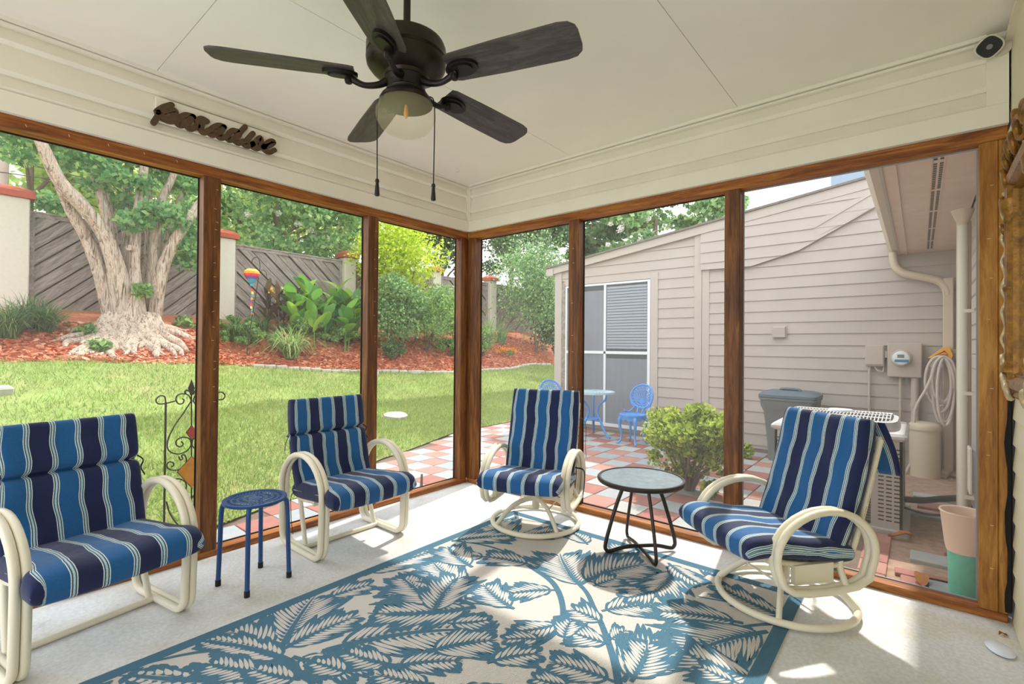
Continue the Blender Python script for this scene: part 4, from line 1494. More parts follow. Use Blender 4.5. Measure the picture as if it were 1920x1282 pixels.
def swivel_chair(name, label, loc, rz, seed, flap, fwd=.05):
    t = thing(name, label, 'chair', loc, rz, 'striped swivel rocker chairs')
    ring = [(.302 * math.cos(a), .302 * math.sin(a), .02) for a in np.linspace(0, 2 * PI, 49)[:-1]]
    MB().tube(ring, .0165, 10, closed=True).build('base_ring', 'chair_frame', t, smooth=50)
    for k in range(4):
        a = PI / 4 + k * PI / 2
        P = [(r * math.cos(a), r * math.sin(a), z) for r, z in ((.02, .175), (.08, .172), (.16, .15), (.23, .1), (.298, .03))]
        MB().tube(catmull(P, 5), .013, 10, flat=(1, 1.3, (0, 0, 1))).build('leg', 'chair_frame', t, smooth=50)
    for k in range(4):
        a, b2 = PI / 4 + k * PI / 2, PI / 4 + (k + 1) * PI / 2
        MB().tube([(.17 * math.cos(a), .17 * math.sin(a), .135), (.17 * math.cos(b2), .17 * math.sin(b2), .135)], .005, 8).build('brace', 'chair_frame', t, smooth=50)
    MB().lathe([(.001, .1), (.024, .1), (.026, .12), (.026, .2), (.03, .205), (.03, .215), (.001, .216)], 20).build('swivel_hub', 'chair_frame', t, smooth=40)
    m_ = MB()
    m_.box(-.11, .11, -.075, .075, .215, .225)
    m_.box(-.11, -.09, -.07, .07, .225, .262)
    m_.box(.09, .11, -.07, .07, .225, .262)
    m_.build('rocker_plate', 'chair_frame', t)
    for s_ in (-1, 1):
        m2 = MB()
        m2.tube([(s_ * .07, -.06, .245), (s_ * .07, .06, .245)], .017, 10)
        m2.build('rocker_spring', 'old_post', t, smooth=50)
    for s_ in (-1, 1):
        for dx in (.262, .294):
            # D shaped arm loop
            fy, ry = -.24, .27
            pts = []
            for a in np.linspace(PI * 1.06, -.12 * PI, 20):
                pts.append(((fy + ry) / 2 + (ry - fy) / 2 * math.cos(a), .335 + .19 * math.sin(a)))
            pts += [(ry - .035, .215), (ry - .1, .185), (.05, .175), (-.08, .178), (fy + .08, .19), (fy + .03, .225)]
            MB().tube([(s_ * dx, p[0], p[1]) for p in pts], .0165, 10, closed=True).build('arm_loop', 'chair_frame', t, smooth=50)
        MB().tube([(s_ * .29, .12, .18), (s_ * .245, .13, .25), (s_ * .235, .14, .33)], .014, 10).build('arm_post', 'chair_frame', t, smooth=50)
        MB().tube(catmull([(s_ * .235, -.24, .31), (s_ * .235, -.05, .275), (s_ * .235, .14, .265), (s_ * .235, .22, .35), (s_ * .235, .365, .82)], 6), .013, 10).build('seat_rail', 'chair_frame', t, smooth=50)
        MB().box(*sorted((s_ * .235, s_ * .26)), -.12, .08, .2, .285).build('bracket', 'chair_frame', t)
    MB().tube([(-.235, -.24, .31), (.235, -.24, .31)], .013, 10).build('front_rail', 'chair_frame', t, smooth=50)
    MB().tube([(-.235, .365, .82), (.235, .365, .82)], .013, 10).build('top_rail', 'chair_frame', t, smooth=50)
    MB().tube([(-.24, 0, .262), (.24, 0, .262)], .012, 8).build('cross_rail', 'chair_frame', t, smooth=50)
    for k in range(7):
        y = -.2 + k * .052
        z = .307 - .09 * (k / 7)
        MB().box(-.237, .237, y, y + .042, z - .002, z + .001).build('strap', 'strap_vinyl', t)
    for k in range(8):
        f = (k + .5) / 8
        y, z = .22 + f * .145, .35 + f * .47
        dy, dz = .0064, .0216
        m3 = MB()
        for s_ in (-1, 1):
            pass
        m3.prism([(y - dy, z - dz), (y + dy, z + dz), (y + dy + .003, z + dz), (y - dy + .003, z - dz)], lambda p: (-.25, p[0], p[1]), lambda p: (.25, p[0], p[1]))
        m3.build('strap', 'strap_vinyl', t)
    sc_ = cushion('seat_cushion', .53, .58, .105, t, seat_deform(-.085, .352, math.radians(8)), ((.03, .012, .008),) if flap else (), .03, seed=seed, wr=.003)
    bc = cushion('back_cushion', .52, .63, .09, t, back_deform(.24, .605, math.radians(17), .012), (), .03, seed=seed + 3, wr=.003 if not flap else .005)
    if flap:
        # loose hood of the pad hanging down behind the top rail
        vs, fs, uv = [], [], []
        n1, n2 = 24, 12
        for j in range(n2):
            v = j / (n2 - 1)
            for i in range(n1):
                u = i / (n1 - 1) * 2 - 1
                yy = .36 + .05 * math.sin(v * 1.4) + .06 * v + .008 * math.sin(u * 7 + v * 3)
                zz = .9 - .25 * v - .02 * (1 - u * u) * v
                vs.append((u * .255, yy, zz))
                uv.append((u * .255 + .03, v))
        for j in range(n2 - 1):
            for i in range(n1 - 1):
                a = j * n1 + i
                fs.append((a, a + 1, a + n1 + 1, a + n1))
        me = bpy.data.meshes.new('hood_flap')
        me.from_pydata(vs, [], fs)
        ul = me.uv_layers.new(name='fabric')
        li = np.zeros(len(me.loops), np.int32)
        me.loops.foreach_get('vertex_index', li)
        ul.data.foreach_set('uv', np.array(uv, np.float32)[li].reshape(-1))
        me.shade_smooth()
        fo_ = link('hood_flap', me, 'stripe_fabric', bc)
        sm = fo_.modifiers.new('thick', 'SOLIDIFY')
        sm.thickness = .006
        ribbon([(-.25, .45, .66), (-.255, .47, .58), (-.25, .46, .48), (-.26, .48, .4), (-.24, .46, .32)], .006, 'tie_fabric', fo_)
        ribbon([(-.26, .3, .72), (-.285, .33, .68), (-.28, .35, .6), (-.275, .33, .5), (-.28, .34, .42)], .006, 'tie_fabric', bc)
        ribbon([(-.25, .17, .36), (-.3, .14, .3), (-.31, .1, .23), (-.31, .06, .2), (-.315, .05, .12), (-.31, .09, .06)], .006, 'tie_fabric', sc_)
    else:
        ribbon([(.255, .3, .72), (.29, .3, .7), (.3, .32, .64), (.295, .33, .52), (.3, .33, .42)], .005, 'tie_fabric', bc)
        ribbon([(.25, .18, .38), (.31, .2, .36), (.315, .2, .27), (.31, .18, .2), (.3, .2, .14)], .005, 'tie_fabric', sc_)
    for ch in t.children:
        if ch.name.split('.')[0] not in ('base_ring', 'leg', 'brace', 'swivel_hub', 'rocker_plate', 'rocker_spring'):
            ch.location.y -= fwd
    return t


swivel_chair('swivel_chair', 'striped swivel rocker by the corner with the small table on its right', (-.425, -1.115, .0085), math.radians(-70), 11, False)
swivel_chair('swivel_chair', 'striped swivel rocker with loose flap hanging behind, nearest the house wall', (-.435, -2.67, .0085), math.radians(-128), 21, True)

# ================================================================== blue stool
st = thing('side_stool', 'round blue metal stool with a pierced top between two striped chairs', 'stool', (-2.065, -.50, 0), math.radians(12))
r_ = .15
MB().lathe([(r_ - .006, .424), (r_, .426), (r_ + .003, .432), (r_ + .002, .44), (r_ - .004, .443), (r_ - .012, .441), (r_ - .012, .436)], 48, cap=False).build('seat_rim', 'stool_blue', st, smooth=50)
# pierced plate: solid rings, spokes and a lattice of small bars
m_ = MB()
def ringplate(mb, r0, r1, z, n=48, th=.003):
    vs, fs = [], []
    for k in range(n):
        a = 2 * PI * k / n
        for (r, zz) in ((r0, z), (r1, z), (r1, z - th), (r0, z - th)):
            vs.append((r * math.cos(a), r * math.sin(a), zz))
    for k in range(n):
        k2 = (k + 1) % n
        for e in range(4):
            e2 = (e + 1) % 4
            fs.append((k * 4 + e, k2 * 4 + e, k2 * 4 + e2, k * 4 + e2))
    mb.add(vs, fs)
ringplate(m_, .0, .034, .4385)
for (a, b) in ((.05, .06), (.078, .088), (.105, .115), (.13, .142)):
    ringplate(m_, a, b, .4385)
for r0, r1, nb, tw in ((.034, .05, 14, .12), (.06, .078, 26, -.1), (.088, .105, 36, .08), (.115, .13, 46, -.06)):
    for k in range(nb):
        a = 2 * PI * k / nb
        a2 = a + tw
        w2 = .0028
        p0, p1 = np.array([r0 * math.cos(a), r0 * math.sin(a)]), np.array([r1 * math.cos(a2), r1 * math.sin(a2)])
        dn = np.array([-(p1 - p0)[1], (p1 - p0)[0]]); dn = dn / np.linalg.norm(dn) * w2
        m_.prism([p0 - dn, p1 - dn, p1 + dn, p0 + dn], lambda p: (p[0], p[1], .4355), lambda p: (p[0], p[1], .4385))
m_.build('seat_plate', 'stool_blue', st)
for k in range(4):
    a = k * PI / 2 + math.radians(45)
    P = catmull([(.09 * math.cos(a), .09 * math.sin(a), .427), (.135 * math.cos(a), .135 * math.sin(a), .424), (.155 * math.cos(a), .155 * math.sin(a), .39), (.162 * math.cos(a), .162 * math.sin(a), .2), (.168 * math.cos(a), .168 * math.sin(a), .018)], 6)
    lg = MB().tube(P, .0115, 10).build('leg', 'stool_blue', st, smooth=50)
    MB().lathe([(.001, 0), (.0135, 0), (.0135, .03), (.001, .031)], 12, (.168 * math.cos(a), .168 * math.sin(a), 0)).build('foot_cap', 'rubber', lg, smooth=40)

# ================================================================== small round glass table
tb = thing('side_table', 'small round glass topped table with bent black legs between the swivel chairs', 'table', (-.385, -1.885, .006), math.radians(48))
R_T = .255
MB().lathe([(R_T - .02, .425), (R_T, .426), (R_T + .006, .434), (R_T + .006, .446), (R_T, .452), (R_T - .012, .452), (R_T - .014, .447)], 56, cap=False).build('table_rim', 'dark_metal', tb, smooth=40)
MB().lathe([(.001, .441), (R_T - .012, .441), (R_T - .012, .4475), (.001, .4475)], 56).build('glass_top', 'table_glass', tb, smooth=30)
for k in range(2):
    a = k * PI / 2
    # one bent bar makes two legs: down, flaring out, and across the floor
    pr = [(-.12, .43), (-.118, .385), (-.15, .3), (-.2, .14), (-.222, .05), (-.215, .02), (-.19, .010 + .003 * k), (-.1, .02 + .012 * k), (0, .022 + .014 * k), (.1, .02 + .012 * k), (.19, .010 + .003 * k), (.215, .02), (.222, .05), (.2, .14), (.15, .3), (.118, .385), (.12, .43)]
    P = catmull([(p[0] * math.cos(a), p[0] * math.sin(a), p[1]) for p in pr], 5)
    MB().tube(P, .0095, 10, flat=(1.0, 1.25, (0, 0, 1))).build('leg_bar', 'dark_metal', tb, smooth=50)

# ================================================================== gilt mirror on the house wall
mr = thing('ornate_mirror', 'ornate gilt framed mirror hanging on the cream siding at the right edge', 'mirror', (-.66, HOUSE_Y + .012, 1.06))
mw, mh = .34, .96
MB().box(-mw + .07, mw - .07, .012, .016, .08, mh - .1).build('mirror_glass', 'mirror', mr)
def frame_bar(p0, p1, name='frame_bar'):
    p0, p1 = np.array(p0), np.array(p1)
    d = (p1 - p0) / np.linalg.norm(p1 - p0)
    nn = np.array([-d[1], d[0]])
    prof = [(-.05, .0), (-.05, .03), (-.035, .045), (-.02, .04), (-.005, .055), (.02, .05), (.035, .03), (.045, .035), (.05, .02), (.05, 0)]
    MB().prism(prof, lambda q: (p0[0] + nn[0] * q[0], q[1], p0[1] + nn[1] * q[0]), lambda q: (p1[0] + nn[0] * q[0], q[1], p1[1] + nn[1] * q[0])).build(name, 'gold', mr)
frame_bar((mw - .05, .02), (mw - .05, mh - .06)); frame_bar((-mw + .05, mh - .06), (-mw + .05, .02))
frame_bar((-mw, .05), (mw, .05)); frame_bar((mw, mh - .08), (-mw, mh - .08))
rn = random.Random(31)
def scroll(cx, cz, r, turn, flip, mat='gold'):
    P = []
    for t in np.linspace(0, turn, 26):
        rr = r * (1 - .8 * t / turn)
        P.append((cx + flip * rr * math.cos(t), .045 + .012 * math.sin(t * .7), cz + rr * math.sin(t)))
    MB().tube(P, [.013, .012, .009, .006], 8).build('scroll', mat, mr, smooth=50)
for sx in (-1, 1):
    for (dx, dz, r, tn) in ((.0, .0, .05, 9), (-.045, .06, .04, 8), (-.1, .09, .045, 9), (.02, -.1, .04, 8), (.018, -.2, .026, 7)):
        scroll(sx * (mw - .03 + dx), mh - .08 + dz, r, tn, sx)
    for (dx, dz, r, tn) in ((.0, .03, .045, 9), (.0, .12, .03, 7), (-.09, .0, .04, 8)):
        scroll(sx * (mw - .03 + dx), .02 + dz, r, tn, sx, 'gold_pale')
    for k in range(24):
        z = .1 + (mh - .28) * k / 23
        MB().lathe([(.001, -.012), (.008, -.008), (.0105, 0), (.008, .008), (.001, .012)], 8, (sx * mw, .034, z)).build('bead', 'gold', mr, smooth=60)
for sx in (-1, 1):
    # turned half column with capital and ring, and a leafy wavy outer edge
    MB().lathe([(.001, .1), (.036, .1), (.036, .125), (.028, .135), (.024, .16), (.022, .42), (.027, .43), (.03, .44), (.027, .45), (.022, .46), (.024, .70), (.03, .715), (.026, .73), (.038, .76), (.042, .8), (.001, .8)], 18, (sx * (mw - .05), .032, 0)).build('column', 'gold', mr, smooth=40)
    P = [(sx * (mw + .002 + .007 * math.sin(z * 70)), .016 + .012 * math.sin(z * 46 + 1), z) for z in np.linspace(.06, mh - .1, 90)]
    MB().tube(P, .011, 8).build('leaf_edge', 'gold', mr, smooth=50)
    P = [(sx * (mw - .01 + .006 * math.sin(z * 90)), .052 + .006 * math.sin(z * 60), z) for z in np.linspace(.08, mh - .12, 90)]
    MB().tube(P, .007, 8).build('leaf_edge', 'gold_pale', mr, smooth=50)
for dx in (-.09, 0, .09):
    scroll(dx, mh + .0 + .05 * (dx == 0), .05, 9, 1 if dx >= 0 else -1)
sh = MB().lathe([(.001, 0), (.05, .002), (.058, .008), (.05, .014), (.03, .02), (.001, .022)], 24)
sh.xform(Matrix.Diagonal((1.15, .75, 1, 1)))
tag(sh.build('plastic_piece', 'shell_white', loc=(-.31, -3.445, 0), rot=(0, 0, .3), smooth=50), 'white oval plastic piece lying on the porch floor by the house wall', 'plastic piece')

# ================================================================== things outside on the wing wall
def box_thing(name, label, cat, c, dims, mat, b=.008):
    t = thing(name, label, cat, c)
    MB().bbox(-dims[0] / 2, dims[0] / 2, -dims[1] / 2, dims[1] / 2, 0, dims[2], b).build('housing', mat, t)
    return t


q = atx(1462, 632, WX)
t = thing('wall_vent', 'small square beige dryer vent hood on the wing siding', 'vent', (WX - .016, q[1], q[2]))
MB().prism([(0, -.01), (-.05, 0.0), (-.06, .13), (0, .15)], lambda p: (p[0], -.075, p[1]), lambda p: (p[0], .075, p[1])).build('hood', 'siding_trim', t)
MB().box(-.008, 0, -.09, .09, -.01, .165).build('flange', 'siding_trim', t)

# junction box with cover and conduit
a, b2 = atx(1622, 647, WX - .1), atx(1658, 687, WX - .1)
t = thing('junction_box', 'small beige junction box left of the electric meter', 'box', (WX - .016, (a[1] + b2[1]) / 2, b2[2]))
wj, hj = abs(a[1] - b2[1]), a[2] - b2[2]
MB().bbox(-.09, 0, -wj / 2, wj / 2, 0, hj, .008).build('housing', 'meter_beige', t)
MB().bbox(-.1, -.09, -wj / 2 + .01, wj / 2 - .01, .02, hj - .01, .004).build('cover', 'meter_beige', t)
MB().bbox(-.07, -.02, -wj / 2 - .03, -wj / 2, hj * .4, hj * .75, .005).build('latch', 'meter_beige', t)
MB().tube([(-.04, wj * .28, 0), (-.04, wj * .28, -.95)], .016, 10).build('conduit', 'meter_beige', t, smooth=50)
MB().tube(catmull([(-.05, .0, 0), (-.06, -.03, -.05), (-.05, -.08, -.06), (-.04, -.09, 0)], 5), .009, 8).build('cable', 'hose', t, smooth=50)

a, b2 = atx(1664, 643, WX - .12), atx(1729, 709, WX - .12)
wm, hm = abs(a[1] - b2[1]), a[2] - b2[2]
t = thing('electric_meter', 'beige meter box with a round glass electric meter', 'meter', (WX - .016, (a[1] + b2[1]) / 2, b2[2]))
MB().bbox(-.11, 0, -wm / 2, wm / 2, 0, hm, .008).build('meter_box', 'meter_beige', t)
MB().box(-.114, -.11, -wm / 2 + .012, wm / 2 - .012, .012, hm - .03).build('cover_plate', 'meter_beige', t)
RY = Matrix.Translation((-.114, .03, hm * .56)) @ Matrix.Rotation(-PI / 2, 4, 'Y')
MB().lathe([(.001, 0), (.1, 0), (.104, .008), (.1, .018), (.09, .02), (.001, .021)], 28).xform(RY).build('meter_ring', 'meter_beige', t, smooth=40)
mo = MB().lathe([(.001, .02), (.086, .02), (.086, .06), (.075, .078), (.05, .084), (.001, .086)], 28).xform(RY).build('meter_glass', 'meter_white', t, smooth=40)
MB().box(-.2015, -.199, -.0, .065, hm * .56 + .005, hm * .56 + .045).build('meter_display', 'meter_grey', mo)
MB().box(-.201, -.198, -.04, .09, hm * .56 - .045, hm * .56 - .015).build('meter_label', 'meter_blue', mo)
MB().tube([(-.05, wm * .12, 0), (-.05, wm * .12, -.95)], .016, 10).build('conduit', 'meter_beige', t, smooth=50)
MB().tube([(-.055, -wm * .3, 0), (-.055, -wm * .3, -1.0)], .04, 14).build('conduit', 'meter_beige', t, smooth=50)
MB().tube([(-.055, -wm * .3, -.3), (-.055, -wm * .3, -.35)], .046, 14).build('coupling', 'meter_beige', t, smooth=50)
MB().lathe([(.001, -.06), (.012, -.055), (.012, 0), (.001, 0)], 10, (-.08, -.02, 0)).build('seal', 'meter_grey', t, smooth=50)

# pedestal
q = atz(1734, 893, GZ)
t = thing('utility_pedestal', 'beige round topped utility pedestal behind the air conditioner', 'pedestal', (q[0] + .12, q[1], GZ - .02))
MB().lathe([(.14, 0), (.14, .5), (.135, .55)], 24).build('pedestal_body', 'pedestal_beige', t, smooth=40)
MB().lathe([(.15, .53), (.152, .57), (.135, .6), (.09, .618), (.001, .624)], 24).build('pedestal_cap', 'pedestal_beige', t, smooth=40)

# downspout from the gutter to the corner
t = thing('downspout', 'beige metal downspout bending from the gutter into the wall corner', 'downspout', (WX - .1, -3.44, GZ))
P = catmull([(0, .5, 2.6), (0, .49, 2.48), (0, .46, 2.4), (0, .38, 2.33), (0, .2, 2.27), (0, .08, 2.22), (0, .02, 2.14), (0, .0, 2.05)], 6)
MB().tube(list(P), .046, 10).build('elbow', 'downspout', t, smooth=50)
MB().bbox(-.04, .04, -.045, .045, .05, 2.25, .008).build('pipe', 'downspout', t)
MB().box(-.045, .045, -.05, .05, 1.35, 1.38).build('strap', 'downspout', t)
MB().tube(catmull([(0, 0, .08), (-.02, .02, .03), (-.12, .06, .0)], 5), .045, 10).build('outlet', 'downspout', t, smooth=50)

# white vent pipe against the house wall
a = aty(1805, 412, -3.43)
bq = aty(1811, 885, -3.43)
t = thing('vent_pipe', 'white upright pipe with a flared top beside the house wall', 'pipe', (a[0], -3.43, GZ))
MB().tube([(0, 0, .12), (0, 0, a[2] - GZ)], .028, 14).build('pipe', 'pvc', t, smooth=50)
MB().lathe([(.028, -.04), (.034, -.02), (.06, .05), (.066, .07), (.055, .07), (.03, .03)], 20, (0, 0, a[2] - GZ)).build('flare', 'downspout', t, smooth=40)
MB().bbox(.03, .11, -.05, .03, .1, a[2] - GZ, .01).build('conduit_cover', 'downspout', t)
for zz in (.35, 1.1, 1.7):
    MB().box(-.034, .034, -.06, .0, zz, zz + .025).build('pipe_strap', 'pvc', t)
MB().tube([(0, 0, 0), (0, 0, .12)], .04, 14).build('pipe_foot', 'downspout', t, smooth=50)

# disconnect box on the house wall
q = aty(1822, 800, -3.45)
t = thing('disconnect_box', 'grey electrical disconnect box low on the house wall', 'box', (.95, HOUSE_Y + .006, .38))
MB().bbox(-.07, .07, 0, .08, .0, .26, .006).build('housing', 'grey_pvc', t)
MB().bbox(-.075, .075, .08, .095, -.01, .27, .004).build('cover', 'pvc', t)
MB().tube(catmull([(0, .04, 0), (0, .05, -.1), (.06, .06, -.3), (.2, .1, -.42)], 6), .014, 8).build('conduit', 'grey_pvc', t, smooth=50)

# garden hose on its hanger
hy, hz = atx(1775, 668, WX - .22)[1], atx(1775, 668, WX - .22)[2]
t = thing('hose_hanger', 'yellow plastic hose hanger in the wall corner', 'hanger', (WX - .16, hy, hz))
MB().bbox(0.02, .1, -.1, .06, -.06, .08, .01).build('bracket', 'meter_beige', t)
m_ = MB()
m_.prism([(.16, -.02), (.03, .1), (-.02, .11), (-.05, .02), (-.04, -.03)], lambda p: (-.1, p[0], p[1]), lambda p: (.03, p[0], p[1]))
m_.build('saddle', 'yellow_plastic', t)
MB().tube([(-.103, .1, .01), (-.103, .02, .06), (-.103, -.01, .02)], .01, 6, closed=True).build('handle_opening', 'terracotta', t, smooth=50)
MB().lathe([(.001, 0), (.05, 0), (.055, .01), (.055, .05), (.001, .06)], 18).xform(Matrix.Translation((-.05, .09, -.1)) @ Matrix.Rotation(-PI / 2, 4, 'Y')).build('timer_knob', 'meter_white', t, smooth=40)
rn = random.Random(8)
t2 = thing('garden_hose', 'pale garden hose looped over the yellow hanger', 'hose', (WX - .26, hy + .07, hz - .95))
m_ = MB()
P = []
for k in range(7):
    w_ = rn.uniform(.055, .12)
    h_ = rn.uniform(.5, .78)
    ox = rn.uniform(-.05, .05)
    for s_ in np.linspace(0, 1, 14)[:-1]:
        a = s_ * 2 * PI
        P.append((-.03 * math.sin(a + k) + .012 * (k - 3), ox - .02 + w_ * math.sin(a), .95 - h_ / 2 + h_ / 2 * math.cos(a)))
P += [(-.02, .0, .9), (-.05, .1, .6), (-.06, .2, .35), (-.05, .2, .1), (-.05, .12, .02), (-.03, .2, -.2), (-.04, .3, -.45), (0, .26, -.64), (0, .1, -.62), (.02, -.06, -.5), (.05, -.12, -.42)]
m_.tube(catmull(P, 4), .0145, 8)
m_.build('coil', 'hose', t2, smooth=60)
MB().lathe([(.02, -.02), (.02, .02)], 10, (-.05, .2, .15)).build('coupling', 'dark_metal', t2, smooth=40)

# ================================================================== air conditioner
ax0, ax1, ay0, ay1 = 1.66, 2.5, -3.09, -2.2
acx, acy = (ax0 + ax1) / 2, (ay0 + ay1) / 2
H = .74
ac = thing('air_conditioner', 'large grey outdoor air conditioner unit with a slotted top grille', 'air conditioner', (acx, acy, GZ))
W2, D2 = (ax1 - ax0) / 2, (ay1 - ay0) / 2
MB().bbox(-W2 - .04, W2 + .04, -D2 - .04, D2 + .04, -.03, .03, .01).build('base_pan', 'ac_body', ac)
MB().box(-W2 + .03, W2 - .03, -D2 + .03, D2 - .03, .03, H - .02).build('coil_core', 'ac_dark', ac)
for sx in (-1, 1):
    for sy in (-1, 1):
        x0, x1 = sorted((sx * W2, sx * (W2 - .16)))
        y0, y1 = sorted((sy * D2, sy * (D2 - .02)))
        MB().box(x0, x1, y0, y1, .03, H - .02).build('corner_panel', 'ac_body', ac)
        x0, x1 = sorted((sx * W2, sx * (W2 - .02)))
        y0, y1 = sorted((sy * D2, sy * (D2 - .2)))
        MB().box(x0, x1, y0, y1, .03, H - .02).build('corner_panel', 'ac_body', ac)
        m_ = MB()
        for r_ in range(19):
            for c_ in range(3):
                y = sy * (D2 - .035 - c_ * .05)
                m_.box(sx * (W2 + .0005) - .001, sx * (W2 + .0005) + .001, y - .018, y + .018, .08 + r_ * .031, .091 + r_ * .031)
        tag(m_.build('louver_slots', 'ac_dark', ac), kind='stuff')
for k in range(30):
    z = .06 + k * .0212
    for sx in (-1,):
        MB().box(sx * (W2 - .014) - .005, sx * (W2 - .014) + .005, -D2 + .2, D2 - .2, z, z + .011).build('coil_fin', 'ac_fin', ac)
for y in (-.12, .12):
    MB().box(-W2 + .004, -W2 + .016, y - .006, y + .006, .03, H - .02).build('coil_rib', 'ac_body', ac)
# top: frame with rounded grille
MB().bbox(-W2 - .03, W2 + .03, -D2 - .03, D2 + .03, H - .03, H + .03, .02).build('top_cover', 'ac_top', ac)
def sqr(r, e=.45, n=40): return [(math.copysign(abs(math.cos(t)) ** e, math.cos(t)) * r[0], math.copysign(abs(math.sin(t)) ** e, math.sin(t)) * r[1]) for t in np.linspace(0, 2 * PI, n + 1)[:-1]]
o_ = sqr((W2 - .02, D2 - .02)); i_ = sqr((W2 - .07, D2 - .07))
vs = [(p[0], p[1], H + .03) for p in o_] + [(p[0] * .96, p[1] * .96, H + .1) for p in o_] + [(p[0], p[1], H + .105) for p in i_] + [(p[0], p[1], H + .05) for p in i_]
n_ = len(o_)
fs = [(r * n_ + k, r * n_ + (k + 1) % n_, (r + 1) * n_ + (k + 1) % n_, (r + 1) * n_ + k) for r in range(3) for k in range(n_)]
MB().add(vs, fs).build('grille_surround', 'ac_top', ac, smooth=40)
MB().prism(i_, lambda p: (p[0], p[1], H + .045), lambda p: (p[0], p[1], H + .052)).build('fan_well', 'ac_dark', ac)
for k in range(30):
    y = -D2 + .085 + (2 * D2 - .17) * k / 29
    xm = (W2 - .075) * (1 - min(1, abs(y) / (D2 - .06)) ** 5) ** .25
    P = [(xm * u, y, H + .103 + .03 * (1 - u * u)) for u in np.linspace(-1, 1, 9)]
    MB().tube(P, .0055, 5).build('grille_bar', 'ac_top', ac)
for u in (-.6, -.2, .2, .6):
    P = [(u * (W2 - .075), y, H + .1 + .03 * (1 - u * u)) for y in np.linspace(-D2 + .08, D2 - .08, 9)]
    MB().tube(P, .005, 5).build('grille_hoop', 'ac_top', ac)
MB().lathe([(.001, H + .15), (.09, H + .148), (.1, H + .135), (.1, H + .12), (.001, H + .118)], 24).build('motor_cap', 'meter_white', ac, smooth=40)
ln = MB().tube(catmull([(W2 - .2, -D2, .12), (W2 - .22, -D2 - .12, .14), (W2 - .3, -D2 - .25, .2), (W2 - .5, -D2 - .36, .26), (W2 - .7, -D2 - .4, .18)], 6), .026, 10)
ln.build('refrigerant_line', 'insulation', ac, smooth=50)
MB().tube(catmull([(W2 - .25, -D2, .06), (W2 - .3, -D2 - .15, .05), (W2 - .45, -D2 - .3, .12), (W2 - .6, -D2 - .38, .22)], 6), .01, 8).build('whip_cable', 'insulation', ac, smooth=50)

# ================================================================== trash bin
bn = thing('trash_bin', 'grey lidded trash bin against the wing wall', 'bin', (3.92, -1.92, GZ))
def rrect(a, b, r, n=5):
    out = []
    for (cx, cy, a0) in ((a - r, b - r, 0), (-a + r, b - r, PI / 2), (-a + r, -b + r, PI), (a - r, -b + r, 1.5 * PI)):
        out += [(cx + r * math.cos(a0 + k * PI / 2 / n), cy + r * math.sin(a0 + k * PI / 2 / n)) for k in range(n + 1)]
    return out
def loft(secs):
    m = MB()
    n = len(secs[0][0])
    vs = []
    for pl, z in secs:
        vs += [(p[0], p[1], z) for p in pl]
    fs = [tuple(range(n - 1, -1, -1)), tuple((len(secs) - 1) * n + k for k in range(n))]
    for r in range(len(secs) - 1):
        for k in range(n):
            fs.append((r * n + k, r * n + (k + 1) % n, (r + 1) * n + (k + 1) % n, (r + 1) * n + k))
    return m.add(vs, fs)
loft([(rrect(.2, .22, .05), .0), (rrect(.22, .245, .05), .35), (rrect(.24, .27, .05), .62), (rrect(.265, .305, .06), .7), (rrect(.27, .31, .06), .8)]).build('bin_body', 'bin_grey', bn, smooth=40)
loft([(rrect(.28, .32, .06), .775), (rrect(.283, .323, .06), .79), (rrect(.28, .32, .06), .8)]).build('rim', 'bin_grey', bn, smooth=40)
ld = loft([(rrect(.285, .325, .06), .805), (rrect(.285, .325, .06), .84), (rrect(.25, .29, .06), .87), (rrect(.2, .24, .06), .885), (rrect(.1, .13, .05), .888)]).build('lid', 'bin_lid', bn, smooth=40)
MB().tube(catmull([(-.02, -.11, .875), (-.02, -.09, .905), (-.02, .09, .905), (-.02, .11, .875)], 6), .018, 8).build('lid_handle', 'bin_lid', ld, smooth=50)

# ================================================================== stacked buckets by the porch
q = atz(1822, 1118, GZ)
bk = thing('stacked_buckets', 'beige bucket stacked on a teal bucket outside the screen by the house', 'bucket', (q[0] + .02, -3.39, GZ + .004))
MB().lathe([(.07, 0), (.075, .24), (.07, .25)], 28).build('lower_bucket', 'pot_teal', bk, smooth=40)
MB().lathe([(.08, .24), (.088, .28), (.108, .46), (.115, .47), (.113, .478), (.104, .475), (.1, .46), (.08, .3)], 28, cap=False).build('upper_bucket', 'pot_beige', bk, smooth=40)
MB().lathe([(.001, .3), (.08, .3)], 28, cap=False).build('bucket_floor', 'pot_beige', bk)
for px, py, lab in [(1728, 1092, 'curled brown dead leaf on the paving near the buckets'), (1690, 1008, 'small brown dead leaf at the foot of the air conditioner'), (1893, 1194, 'tiny curled dead leaf on the porch floor above the white oval piece')]:
    ins = px > 1850
    q = atz(px, py, 0 if ins else GZ)
    vs, fs = [], []
    for i in range(7):
        u = i / 6
        w_ = .035 * math.sin(PI * (u * .92 + .04))
        for s_ in (-1, 0, 1):
            vs.append((.16 * (u - .5), s_ * w_, .012 + .02 * abs(s_) + .02 * math.sin(u * 5)))
    for i in range(6):
        for k in range(2):
            fs.append((i * 3 + k, (i + 1) * 3 + k, (i + 1) * 3 + k + 1, i * 3 + k + 1))
    tag(MB().add(vs, fs).build('dead_leaf', 'dry_leaf', loc=(q[0], q[1] + (.02 if ins else 0), 0 if ins else GZ), rot=(0, 0, px * .7), smooth=60), lab, 'leaf').scale = (.3, .3, .3) if ins else (1, 1, 1)

# ================================================================== bistro set
def lace_ring(mb, pts, r):
    mb.tube(pts, r, 6, closed=True)


